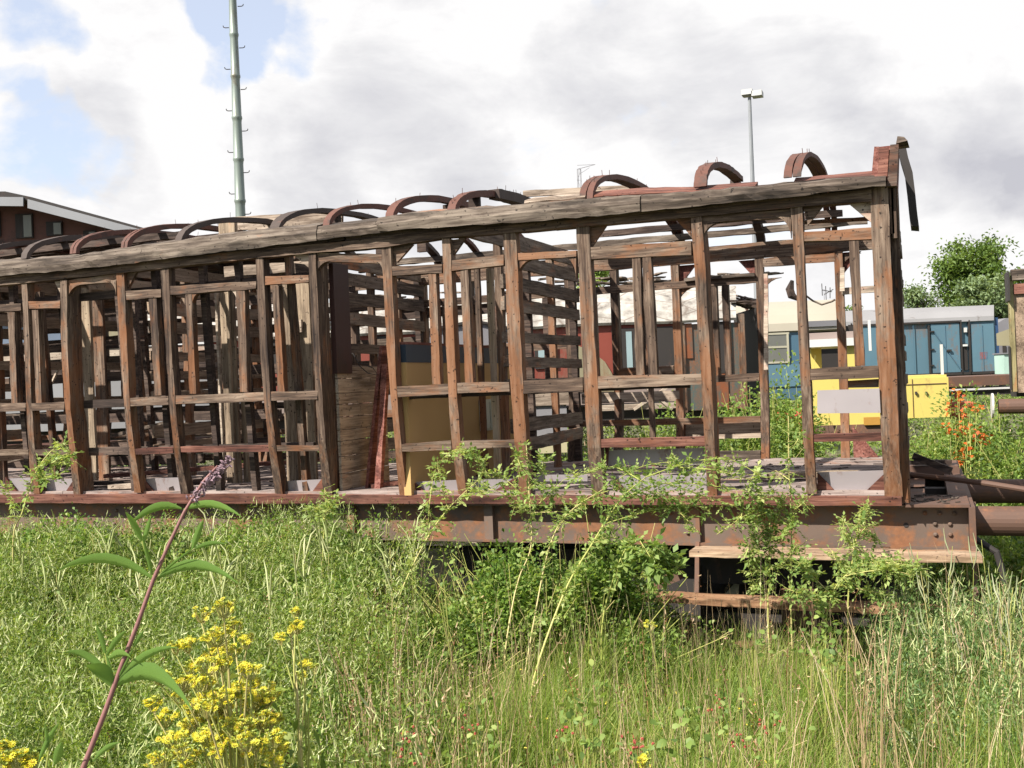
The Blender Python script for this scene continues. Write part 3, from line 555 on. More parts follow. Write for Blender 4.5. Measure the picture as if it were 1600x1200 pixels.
# ================================================================== the ground
def gz(x, y):
    x = np.asarray(x, float); y = np.asarray(y, float)
    f = np.clip(-y/7.0, 0, 1.3)**1.3*.38; b = np.clip((y-3.5)/26, 0, 1); b = b*b*(3-2*b)*.85
    return .05+f+b+.04*np.sin(x*1.3+y*.7)+.03*np.sin(x*.6-y*1.9)
def sheet(name, xs, ys, dz, mat, kind='structure'):
    X, Y = np.meshgrid(xs, ys); Z = gz(X, Y)+dz; n = len(xs); V = np.stack([X, Y, Z], -1).reshape(-1, 3)
    F = [(j*n+i, j*n+i+1, (j+1)*n+i+1, (j+1)*n+i) for j in range(len(ys)-1) for i in range(n-1)]
    me = bpy.data.meshes.new(name); me.from_pydata(V.tolist(), [], F); me.materials.append(mat)
    for p in me.polygons: p.use_smooth = True
    o = bpy.data.objects.new(name, me); COL.objects.link(o); o['kind'] = kind; return o
m_, k, b, o_ = new_mat('earth_and_litter'); v = k.n('ShaderNodeNewGeometry').outputs['Position']
k.put(b.inputs['Base Color'], k.ramp(k.math('ADD', k.math('MULTIPLY', k.noise(v, 1.3, 4), .6), k.math('MULTIPLY', k.noise(v, 24, 5, .7), .5)), [(.35, (.03, .035, .015)), (.55, (.07, .07, .03)), (.75, (.16, .13, .07))])); b.inputs['Roughness'].default_value = .95
gx = np.concatenate([np.linspace(-900, -40, 14), np.linspace(-36, 40, 100), np.linspace(45, 900, 14)])
gy = np.concatenate([np.linspace(-60, -10, 8), np.linspace(-9, 45, 90), np.linspace(50, 1200, 16)])
sheet('ground', gx, gy, 0, m_)
sheet('sandy_track', np.linspace(-22, -3.2, 40), np.linspace(5.0, 9.0, 10), .03, paint('sandy_ballast', (.3, .24, .17), (.12, .1, .06), .35, .95, 3, streak=False))
# rails under the coach and sleepers
for Y in (.78, 2.22):
    m = MB(); m.box((-30, Y-.035, .1), (30, Y+.035, .135)); m.box((-30, Y-.01, .03), (30, Y+.01, .1)); thing(m, 'track_rail', p_rust2, 'rusty rail under the coach, %s side' % ('near' if Y < 1 else 'far'), 'rail')
# ================================================================== vehicles and buildings behind, square to their own tracks
class Veh:
    def __init__(s, name, px, dist, label, cat, pz=620, yaw=AY):
        p = QD(px, pz, dist); s.o = empty(name, (p[0], p[1], float(gz(p[0], p[1]))), label, cat); s.o.rotation_euler = (0, 0, yaw); s.base = np.array(s.o.location); s.dist = dist
        s.a = np.array([math.cos(yaw), math.sin(yaw), 0]); s.b = np.array([-math.sin(yaw), math.cos(yaw), 0])
    def L(s, px, py, d=0.0):            # photo direction at the vehicle's own distance -> local coordinates
        D = FPX*FW + (px-800)*RV - (py-600)*UV; t = (d-(CAM-s.base)@s.b)/(D@s.b); p = CAM+D*t-s.base; return np.array([p@s.a, p@s.b, p[2]])
    def box(s, mb, x0, x1, y0, y1, d0=0.0, d1=2.6):
        a = s.L(x0, (y0+y1)/2, d0); b = s.L(x1, (y0+y1)/2, d0); t = s.L((x0+x1)/2, y0, d0); u = s.L((x0+x1)/2, y1, d0)
        mb.box((a[0], a[1], u[2]), (b[0], a[1]+d1-d0, t[2]))
    def part(s, name, mat, boxes=(), mb=None, parent=None, **k):
        m = mb or MB()
        for q in boxes: s.box(m, *q)
        me_o = m.build(name, mat, None, **k); me_o.parent = parent or s.o; return me_o
# --- derelict red and cream coach
m_felt, k, b, o_ = new_mat('peeling_roof_felt'); v, r = objvec(k)
vo = k.n('ShaderNodeTexVoronoi'); vo.feature = 'DISTANCE_TO_EDGE'; vo.inputs['Scale'].default_value = 1.3; k.put(vo.inputs['Vector'], k.mapping(v, (1, 1, 2.2)))
c = k.ramp(k.noise(v, 3, 6, .7), [(.3, (.07, .058, .048)), (.42, (.22, .2, .175)), (.62, (.40, .375, .335))])
k.put(b.inputs['Base Color'], k.mix(k.ramp(vo.outputs['Distance'], [(.01, .7), (.035, 0)]), c, (.12, .09, .07))); b.inputs['Roughness'].default_value = .85
p_redc = paint('faded_red_paint', (.17, .03, .016), (.13, .09, .06), .55, .65, 1.6, fine=12); p_creamc = paint('dirty_cream_paint', (.21, .19, .115), (.16, .08, .04), .5, .6, 1.6)
p_teal = paint('weathered_teal_paint', (.045, .075, .07), (.15, .055, .02), .75, .6, 1.3)
V1 = Veh('derelict_coach', 700, 21, 'derelict red and cream coach with peeling white roof felt seen behind the wooden frame', 'railway coach')
V1.part('wall', p_redc, [(150, 1062, 505, 610, 0, .06)]); V1.part('lower_wall', paint('grey_pink_planks', (.20, .155, .135), (.17, .06, .035), .5, .8, 2), [(150, 1062, 610, 645, .0, .06)])
V1.part('far_wall', p_maroon, [(150, 1000, 512, 645, 2.6, 2.66)])
m = MB(); m.prism([V1.L(x, y, -.03) for x, y in ((903, 540), (925, 549), (945, 565), (956, 583), (962, 600), (962, 612), (900, 612))], (0, .02, 0)); V1.part('cream_curve', p_creamc, mb=m)
V1.part('teal_wall', p_teal, [(1070, 1160, 505, 640, 0, .05)], ); V1.part('end_wall', p_black, [(1185, 1196, 480, 640, .4, 2.6)])  # black end sheet stands in for the shade inside the open end
V1.part('wall_post', wv, [(1062, 1072, 498, 645, -.06, .04), (1100, 1108, 500, 645, -.05, .03), (1156, 1166, 490, 645, -.05, .05), (1196, 1200, 480, 640, .3, .4)])
V1.part('orange_patch', paint('orange_rust_patch', (.17, .05, .015), (.06, .06, .045), amt=.7), [(1112, 1138, 565, 640, -.03, -.01), (1068, 1082, 505, 560, -.03, -.01)])
for i, q in enumerate(((838, 868, 528, 573), (1026, 1050, 513, 577), (960, 990, 516, 583), (1118, 1140, 505, 580), (420, 450, 528, 575), (500, 530, 528, 575), (580, 610, 528, 572), (700, 730, 528, 572))):
    f = V1.part('window', p_black, [(q[0]-3, q[1]+3, q[2]-3, q[3]+3, -.04, -.01)])
    if i in (0, 2): V1.part('pane', paint('pale_glass', (.22, .29, .3), amt=.15, rough=.2), [(q[0]+(16 if i == 2 else 0)+3, q[1]-2, q[2]+2, q[3]-2, -.05, -.042)], parent=f)
m = MB(); R = []
for x in np.linspace(150, 1150, 30):
    pr = []
    for yy, dd in ((507, -.12), (492, -.02), (478, .2), (465, .55), (457, .95)):
        sl_ = .045*(900-x); pr.append(V1.L(x, yy+sl_*.0+.0 + (900-x)*.041 + random.uniform(-1, 1), dd))
    R.append(pr+[p+np.array([0, .03, -.05]) for p in pr[::-1]])
m.rings(R); V1.part('roof_felt', m_felt, mb=m)
m = MB()
for i in range(34):
    x = random.uniform(840, 1180); y = random.uniform(434, 462)+(900-x)*.041; w_ = random.uniform(12, 45); a = V1.L(x, y, .9+random.random()); q = V1.L(x+w_, y+random.uniform(-5, 4), 1.0+random.random()*1.2)
    m.bar(a, q, random.uniform(.15, .35), .03, (0, 0, 1), .01)
for i in range(20):
    x = random.uniform(330, 830); y = 448+(900-x)*.041+random.uniform(-2, 9); a = V1.L(x, y, 1.0+random.random()); q = V1.L(x+random.uniform(20, 60), y+random.uniform(-3, 2), 1.0+random.random()); m.bar(a, q, .2, .03, (0, 0, 1), .01)
V1.part('broken_roof_slab', w_grey, mb=m)
m = MB()
for i in range(9):
    d = i*.3; m.bar(V1.L(1140, 470, d), V1.L(1192, 478+random.uniform(-8, 8), d), .12, .04, (0, 0, 1), .01)
for i in range(14): m.bar(V1.L(1140+random.uniform(0, 25), random.uniform(460, 480), random.random()*2), V1.L(1175+random.uniform(0, 25), random.uniform(470, 505), random.random()*2), .05, .03, (0, 0, 1), .008)
V1.part('collapsed_roof_end', w_dark, mb=m)
V1.part('underframe', p_black, [(150, 1190, 645, 668, .2, 2.4)])
V1.part('frame_beam', w_palex, [(930, 1062, 631, 640, -.3, -.2)]); m = MB()
m.bar(V1.L(990, 640, -.3), V1.L(1044, 604, -.3), .1, .05); m.bar(V1.L(1010, 606, -.32), V1.L(1050, 640, -.32), .1, .05); V1.part('cross_brace', w_palex, mb=m)
# --- grey gabled van body
p_greyv = paint('dull_grey_panel', (.15, .145, .155), amt=.3, scale=2)
V2 = Veh('grey_van_body', 720, 15, 'plain grey van body with a low dark edged gable roof behind the ochre partition', 'van body')
m = MB(); m.prism([V2.L(x, y) for x, y in ((650, 520), (742, 502), (797, 514), (797, 690), (650, 690))], (0, 2.4, 0)); V2.part('body', p_greyv, mb=m)
m = MB(); m.prism([V2.L(x, y, -.05) for x, y in ((645, 518), (742, 499), (802, 512), (802, 515), (742, 503), (645, 522))], (0, 2.5, 0)); V2.part('roof_edge', p_black, mb=m)
V2b = Veh('grey_crate', 850, 13.5, 'pale grey box with a cream base strip standing behind the slatted partition', 'crate')
V2b.part('body', paint('pale_grey_panel', (.2, .195, .205), amt=.25), [(805, 886, 634, 682, 0, 1.2)]); V2b.part('base_strip', paint('cream_strip', (.4, .36, .22), amt=.2), [(830, 886, 682, 708, -.02, 1.1)]); V2b.part('lid', w_palex, [(802, 889, 612, 634, -.03, 1.2)])
# --- left background: pale van, sheds
V3 = Veh('pale_grey_wagon', 120, 15, 'pale grey flat sided wagon seen through the left end of the wooden frame', 'railway wagon')
p_pg = paint('pale_grey_wagon_paint', (.2, .2, .205), amt=.3, scale=2); V3.part('body', p_pg, [(-90, 330, 585, 672, 0, 2.6)]); V3.part('window_band', paint('blue_grey_glass', (.12, .15, .2), amt=.1, rough=.2), [(-60, 118, 500, 541, .02, 2.5)])
V3.part('white_stripe', paint('white_stripe', (.5, .5, .5), amt=.2), [(-60, 330, 541, 545, -.02, .03), (20, 330, 536, 538, -.02, .03)]); V3.part('plank_band', w_palex, [(-60, 330, 545, 566, 0, 2.5)]); V3.part('dark_band', w_dark, [(-60, 330, 566, 585, .03, 2.5)])
V3.part('window_post', w_dark, [(-60, -50, 480, 541, 0, 2.5), (20, 28, 480, 541, 0, 2.5), (117, 126, 480, 541, 0, 2.5)]); V3.part('roof', w_dark, [(-60, 126, 480, 499, -.1, 2.6)]); V3.part('white_hatch', p_creamc, [(165, 185, 515, 545, 0, .05), (200, 215, 518, 545, 0, .05), (280, 296, 508, 560, 0, .05)])
V3.part('underframe', p_black, [(-90, 330, 672, 690, .3, 2.4)])
S = Veh('engine_shed', 60, 27, 'dark brick shed with a pale grey sloping fascia rising at the left edge', 'shed')
p_brick = paint('shaded_brick', (.09, .04, .03), (.03, .02, .018), .5, .9, 1.2, streak=False)  # red brick coloured dark for the shade on this wall
m = MB(); m.prism([S.L(x, y, .4) for x, y in ((-420, 700), (-420, 345), (-180, 310), (40, 312), (232, 366), (232, 700))], (0, 16, 0)); S.part('wall', p_brick, mb=m)
m = MB(); m.prism([S.L(x, y, -.3) for x, y in ((-420, 330), (-60, 300), (8, 299), (50, 308), (228, 357), (228, 361), (40, 313), (-60, 309), (-420, 340))], (0, 17, 0)); S.part('roof', p_black, mb=m)
p_fas = paint('grey_fascia', (.19, .195, .205), amt=.2, scale=2)
for q in (((-60, 307), (36, 308), (36, 322), (-60, 321)), ((43, 311), (229, 361), (215, 369), (43, 325))):
    m = MB(); m.prism([S.L(x, y, -.36) for x, y in q], (0, .05, 0)); S.part('fascia', p_fas, mb=m)
for q in ((24, 51, 334, 372), (72, 97, 346, 368), (-30, 0, 330, 370), (130, 150, 360, 380)):
    w_ = S.part('window', p_black, [(q[0], q[1], q[2], q[3], .33, .38)]); S.part('pane', paint('grimy_glass', (.10, .10, .07), amt=.3, rough=.25), [((q[0]+q[1])/2-1, q[1]-2, q[2]+2, q[3]-2, .31, .328)], parent=w_)
# --- blue coach
p_blue = paint('faded_blue_paint', (.05, .105, .15), (.12, .09, .07), .4, .5, 1.2); p_sky_blue = paint('pale_blue_paint', (.072, .14, .18), (.13, .09, .07), .5, .6, 1.8, fine=14)
V4 = Veh('blue_coach', 1255, 26, 'faded blue passenger coach with beige roof and one broken sliding window', 'railway coach')
V4.part('wall', p_blue, [(1150, 1232, 516, 625, 0, 2.6), (1232, 1262, 514, 625, -.01, 2.6)]); V4.part('lower_body', p_sky_blue, [(1150, 1262, 570, 605, -.04, -.02)])
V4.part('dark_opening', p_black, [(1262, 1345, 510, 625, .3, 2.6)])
m = MB(); R = []
for x in (1150, 1312):
    pr = [V4.L(x, yy+(1230-x)*.041, dd) for yy, dd in ((517, -.08), (505, -.04), (492, .2), (481, .6), (474, 1.1), (471, 1.6), (474, 2.2))]; R.append(pr+[V4.L(x, 520+(1230-x)*.041, 2.4), V4.L(x, 520+(1230-x)*.041, 0)])
m.rings(R); V4.part('roof', paint('beige_roof_paint', (.3, .27, .21), (.12, .09, .06), amt=.35, scale=1), mb=m); V4.part('gutter', p_greyv, [(1262, 1308, 501, 510, -.12, -.02)])
fr = V4.part('window', paint('cream_window_frame', (.33, .31, .23), amt=.3), [(1187, 1233, 520, 523, -.06, -.03), (1187, 1233, 541, 544, -.06, -.03), (1187, 1233, 565, 568, -.06, -.03), (1187, 1190, 520, 568, -.065, -.03), (1230, 1233, 520, 568, -.065, -.03)])
V4.part('pane', paint('dusty_glass', (.12, .12, .105), amt=.35, rough=.3), [(1190, 1230, 523, 541, -.045, -.03), (1190, 1230, 544, 565, -.045, -.03)], parent=fr)
# --- blue goods van
V5 = Veh('blue_goods_van', 1450, 32, 'blue goods van with grey roof, sliding doors ajar and a dark end at its right', 'goods van')
V5.part('body', p_sky_blue, [(1322, 1556, 500, 586, 0, 2.7)]); V5.part('end_wall', paint('dark_blue_end', (.015, .045, .11), amt=.2), [(1556, 1561, 496, 588, .0, 2.7)])
m = MB(); R = []
for x in (1318, 1553):
    pr = [V5.L(x, yy+(1440-x)*.04, dd) for yy, dd in ((505, -.1), (498, -.07), (489, .25), (483, .8), (481, 1.4), (483, 2)) ]; R.append(pr+[V5.L(x, 505+(1440-x)*.04, 2.7), V5.L(x, 505+(1440-x)*.04, 0)])
m.rings(R); V5.part('roof', paint('grey_van_roof', (.2, .195, .195), (.08, .06, .05), amt=.35, scale=1.5), mb=m)
for q in ((1345, 1398), (1456, 1500), (1518, 1554)):
    V5.part('door', p_sky_blue, [(q[0], q[1], 506, 582, -.06, -.02)])
V5.part('door_rail', p_black, [(1325, 1500, 504, 507, -.1, -.02), (1330, 1556, 584, 588, -.1, 2.6), (1452, 1454, 508, 585, -.1, -.02), (1502, 1504, 500, 585, -.1, -.02), (1515, 1517, 500, 585, -.1, -.02), (1331, 1333, 505, 585, -.1, -.02), (1400, 1402, 505, 585, -.1, -.02)])
V5.part('gap', p_black, [(1505, 1512, 537, 578, -.05, -.02)]); V5.part('latch', paint('galvanised_latch', (.5, .5, .48), amt=.1), [(1507, 1511, 512, 519, -.09, -.02), (1505, 1512, 538, 541, -.12, -.03)])
m = MB(); m.bar(V5.L(1458, 517, -.08), V5.L(1502, 578, -.08), .03, .03); V5.part('door_brace', p_blue, mb=m); V5.part('graffiti_patch', paint('faded_red_scribble', (.2, .06, .05), (.052, .122, .175), .8, .6, 6), [(1531, 1543, 550, 561, -.066, -.06)])
for q in ((1372, 1372.6), (1428, 1428.6), (1478, 1478.6), (1536, 1536.6)): V5.part('panel_seam', p_blue, [(q[0], q[1], 508, 583, -.075, -.055)])
V5.part('hinge', p_black, [(1453, 1460, 517, 519, -.11, -.06), (1453, 1460, 545, 547, -.11, -.06), (1453, 1460, 570, 572, -.11, -.06)]); V5.part('door_handle', p_black, [(1480, 1487, 546, 549, -.13, -.05)])
V5.part('underframe', p_black, [(1330, 1550, 588, 606, .3, 2.4)])
# --- yellow shunting machine
p_yel = paint('bright_yellow_paint', (.43, .345, .085), (.2, .12, .05), .4, .55, 2.5, var=.12); p_wht = paint('white_paint', (.45, .44, .42), (.17, .08, .05), .3, .5, 2); p_redb = paint('signal_red_paint', (.28, .018, .012), (.1, .02, .015), .3, .45)
V6 = Veh('yellow_shunter', 1370, 14.5, 'small yellow shunting locomotive with white cab roof and red buffers behind the corner post', 'locomotive', yaw=AY-math.radians(15.5))
V6.part('body', p_yel, [(1262, 1380, 588, 664, 0, 1.8)]); V6.part('hood', p_yel, [(1380, 1483, 591, 653, .1, 1.6), (1382, 1479, 587, 592, .16, 1.55)]); V6.part('cab', p_yel, [(1263, 1268, 540, 589, 0, .08), (1322, 1336, 538, 589, 0, .08), (1263, 1268, 540, 589, 1.3, 1.38), (1322, 1336, 538, 589, 1.3, 1.38), (1268, 1284, 542, 589, .8, .84)])
V6.part('cab_roof', p_wht, [(1259, 1346, 529, 541, -.1, 1.5)]); V6.part('roof_top', paint('rusty_white_roof', (.22, .17, .15), (.13, .06, .04), .4), [(1261, 1338, 519, 529, -.02, 1.4)])
V6.part('exhaust_pipe', p_wht, [(1357, 1361, 500, 548, .4, .47)]); V6.part('exhaust_pipe', p_wht, [(1470, 1474, 538, 586, .6, .66)])
V6.part('hood_seam', p_rust2, [(1426, 1426.6, 592, 652, .085, .1), (1384, 1479, 600, 601, .088, .1)]); V6.part('hood_latch', p_black, [(1446, 1449, 612, 616, .06, .1), (1430, 1433, 612, 616, .06, .1)])
V6.part('footplate', p_rust2, [(1258, 1384, 664, 680, -.05, 1.9)]); V6.part('step_box', paint('orange_box', (.3, .15, .02), amt=.3), [(1350, 1375, 652, 664, -.1, -.02)])
m = MB(); m.tube([V6.L(1212, 651, .3), V6.L(1240, 650, .3)], .07, 16); m.tube([V6.L(1238, 650, .3), V6.L(1262, 650, .3)], .1, 16); V6.part('buffer', p_redb, mb=m)
m = MB(); m.bar(V6.L(1248, 626, .25), V6.L(1253, 700, .25), .05, .03, (0, 1, 0)); V6.part('lamp_bracket', p_redb, mb=m)
m = MB(); m.tube([V6.L(1484, 634, .5), V6.L(1520, 632, .5)], .05, 12); m.box(V6.L(1493, 640, .5), V6.L(1499, 610, .55)); m.tube([V6.L(1485, 646, .4), V6.L(1505, 645, .4)], .09, 12); V6.part('coupler', paint('faded_orange_paint', (.3, .07, .025), amt=.4), mb=m)
# --- low flat wagon, buffer with white collar, timber frame at the right edge
V7 = Veh('flat_wagon', 1530, 19, 'low rusty flat wagon among weeds in front of the blue goods van', 'flat wagon')
V7.part('deck', p_rust2, [(1400, 1640, 588, 603, 0, 2)]); V7.part('edge_strip', p_wht, [(1484, 1640, 605, 608, -.02, 0)]); V7.part('frame', p_black, [(1400, 1640, 608, 618, .1, 1.9)])
V8 = Veh('timber_framed_wagon', 1610, 13, 'olive and brown timber framed wagon end cut off by the right edge', 'railway wagon', yaw=AY-math.radians(20))
V8.part('corner_post', wood('olive_wood', 2, (.07, .06, .03), (.2, .17, .08), (.32, .28, .15), ra=.3), [(1578, 1586, 432, 612, 0, .1)]); V8.part('wall', w_plank, [(1586, 1700, 440, 612, .02, .06)]); V8.part('eaves_board', w_grey, [(1580, 1700, 417, 434, -.05, .1)]); V8.part('red_rail', w_redx, [(1584, 1700, 440, 456, -.02, .02)])
m = MB(); m.prism([V8.L(x, y, .3) for x, y in ((1557, 521), (1579, 513), (1582, 540), (1558, 540))], (0, .05, 0)); V8.part('bracket', p_creamc, mb=m); V8.part('hanging_bar', p_black, [(1577, 1580, 541, 610, -.02, .02)]); V8.part('hanging_flap', p_black, [(1575, 1578, 424, 470, -.1, .3)])
m = MB(); m.tube([V8.L(1560, 635, -.5), V8.L(1640, 634, -.5)], .09, 16); b_ = V8.part('buffer', p_rust2, mb=m); m = MB(); m.tube([V8.L(1549, 634, -.5), V8.L(1552, 634, -.5)], .15, 20); V8.part('buffer_collar', p_wht, mb=m, parent=b_)
V8.part('floor', p_black, [(1584, 1700, 608, 618, .2, .6)])
V9 = Veh('green_cabinet', 1575, 30, 'pale green metal cabinet standing behind the right end of the blue van', 'cabinet'); V9.part('body', paint('pale_green_metal', (.3, .42, .36), amt=.1), [(1569, 1581, 553, 584, 0, .6)]); V9.part('top', p_greyv, [(1568, 1582, 551, 553, -.05, .65)])
V10 = Veh('grey_hut', 1580, 45, 'dull grey hut with a pitched roof between the blue van and the right edge', 'hut'); m = MB(); m.prism([V10.L(x, y) for x, y in ((1560, 504), (1572, 497), (1592, 496), (1592, 600), (1560, 600))], (0, 4, 0)); V10.part('wall', p_greyv, mb=m); V10.part('door', p_black, [(1568, 1573, 540, 590, -.05, 0)])
# --- masts
p_mast = paint('green_galvanised_steel', (.16, .19, .165), (.1, .08, .05), .45, .45, 2, metal=.2)
ms = QD(376, 345, 20); mb_ = np.array([ms[0], ms[1], float(gz(ms[0], ms[1]))]); mast = empty('tubular_mast', mb_, 'tall green tubular steel mast with climbing hooks rising at the left', 'mast')
m = MB(); zt = QD(363, 0, 20)[2]+1.6; lean = (QD(363.5, 0, 20)-QD(376, 340, 20))/(QD(363.5, 0, 20)[2]-QD(376, 340, 20)[2])
def MP(z): return QD(376, 340, 20)+lean*(z-QD(376, 340, 20)[2])
zs = np.arange(mb_[2]-.1, zt, .05); step = 65/1650*20
R = []; z = MP(5)[2]*0+mb_[2]; pts = []; rad = []
zc = QD(376, 315, 20)[2]; cols = [zc+step*i for i in range(-6, 9)]
for i in range(len(cols)-1):
    for t, kx in ((0, 1.12), (.04, 1.1), (.06, 1.0), (.9, .93), (.97, 1.0)):
        zz = cols[i]+(cols[i+1]-cols[i])*t; pts.append(MP(zz)); rad.append((.098-.0045*(zz-zc)/step)*kx)
m.tube(pts, rad, 16); m.build('tube', p_mast, mast, smooth=True)
m = MB(); c = random
for i in range(-8, 30):
    zz = zc+.5*step*i*1.0+.15; s_ = 1 if i % 2 else -1
    if zz < mb_[2]+1: continue
    m = MB(); p = MP(zz); rr = .09; q = [p+r0*s_*rr, p+r0*s_*(rr+.07), p+r0*s_*(rr+.1)+UZ*.01, p+r0*s_*(rr+.11)+UZ*.04]; m.tube(q, .009, 5); m.build('climbing_hook', p_black, mast)
fb = QD(1180, 300, 45); fb[2] = float(gz(fb[0], fb[1])); fm = empty('floodlight_mast', fb, 'thin grey floodlight pole with a boxy twin lamp head above the roof hoops', 'floodlight mast')
m = MB(); top = QD(1171, 152, 45); bt = QD(1186, 560, 45); q = [bt*(1-t)+top*t for t in np.linspace(0, 1, 12)]; q = [fb*1.0]+q; m.tube(q, [.15]+[.13-.06*t for t in np.linspace(0, 1, 12)], 8); m.build('pole', paint('grey_pole', (.18, .19, .2), amt=.25), fm)
m = MB(); a = top+UZ*.1; m.box(a+np.array([-.3, -.25, -.02]), a+np.array([.15, .25, .2])); m.box(a+np.array([.12, -.25, -.12]), a+np.array([.55, .3, .1])); m.build('lamp_head', paint('lamp_grey', (.38, .38, .37), amt=.2), fm)
m = MB(); m.box(a+np.array([.18, -.26, -.14]), a+np.array([.5, -.24, -.13])); m.box(a+np.array([-.25, -.2, -.05]), a+np.array([.1, .2, -.022])); m.build('lamp_glass', paint('dark_glass', (.1, .1, .1), amt=.1, rough=.2), fm)
def lattice(px, pyb, pyt, dist, wd, nm, lab, jib=None):
    B = QD(px, pyb, dist); T = QD(px, pyt, dist); T[0:2] = B[0:2]; m = MB(); n = 9
    for s1, s2 in ((-1, -1), (1, -1), (1, 1), (-1, 1)): m.bar(B+np.array([s1, s2, 0])*wd, T+np.array([s1, s2, 0])*wd*.55, wd*.16, wd*.16, (0, 1, 0))
    for i in range(n):
        f0, f1 = i/n, (i+1)/n; a = B*(1-f0)+T*f0; c = B*(1-f1)+T*f1; w0, w1 = wd*(1-.45*f0), wd*(1-.45*f1); s_ = 1 if i % 2 else -1
        m.bar(a+r0*s_*w0, c-r0*s_*w1, wd*.1, wd*.1, (0, 1, 0)); m.bar(c+r0*w1, c-r0*w1, wd*.1, wd*.1, (0, 0, 1))
    if jib:
        e = QD(*jib, dist); m.bar(T-r0*wd*.6, e, wd*.25, wd*.16); m.bar(T-r0*wd*.6+UZ*wd*1.5, e, wd*.15, wd*.12); m.bar(T-UZ*wd*2, QD(jib[0]-9, jib[1]+5, dist), wd*.12, wd*.12)
    B0 = B.copy(); B0[2] = gz(B[0], B[1]); m.bar(B0, B, wd*1.4, wd*1.4, (0, 1, 0)); return thing(m, nm, p_greyv, lab, 'crane' if jib else 'antenna mast')
lattice(911, 420, 264, 90, .22, 'lattice_crane', 'distant lattice crane with a short jib above the middle of the roof', (930, 257))
lattice(1293, 560, 452, 90, .12, 'antenna_mast', 'distant antenna mast with aerials above the beige roof of the blue coach')
m = MB()
for q in (((1284, 443), (1285, 462)), ((1290, 447), (1291, 470)), ((1297, 449), (1297, 466)), ((1284, 453), (1300, 456)), ((1288, 460), (1302, 452))): m.tube([QD(*q[0], 90), QD(*q[1], 90)], .035, 5)
o_ = bpy.data.objects.get('antenna_mast'); pr_ = m; pr_.v = [tuple(np.array(v)-np.array(o_.location)) for v in pr_.v]; e_ = pr_.build('aerial', p_black, None); e_.parent = o_
# ================================================================== plants (numpy-built leaf meshes)
def npmesh(name, V, F, mats, rnd, midx=None, smooth=False):
    """V (n,3); F (m,4) quads; rnd per vertex"""
    me = bpy.data.meshes.new(name); n, mm = len(V), len(F)
    me.vertices.add(n); me.vertices.foreach_set('co', np.ascontiguousarray(V, dtype=np.float32).ravel())
    me.loops.add(mm*4); me.polygons.add(mm); me.loops.foreach_set('vertex_index', np.ascontiguousarray(F, dtype=np.int32).ravel())
    me.polygons.foreach_set('loop_start', np.arange(0, mm*4, 4, dtype=np.int32)); me.polygons.foreach_set('loop_total', np.full(mm, 4, dtype=np.int32))
    if midx is not None: me.polygons.foreach_set('material_index', np.ascontiguousarray(midx, dtype=np.int32))
    at = me.attributes.new('rnd', 'FLOAT', 'POINT'); at.data.foreach_set('value', np.ascontiguousarray(rnd, dtype=np.float32))
    for m in (mats if isinstance(mats, (list, tuple)) else [mats]): me.materials.append(m)
    me.update(calc_edges=True); return me
def unit(a): return a/(np.linalg.norm(a, axis=-1, keepdims=True)+1e-9)
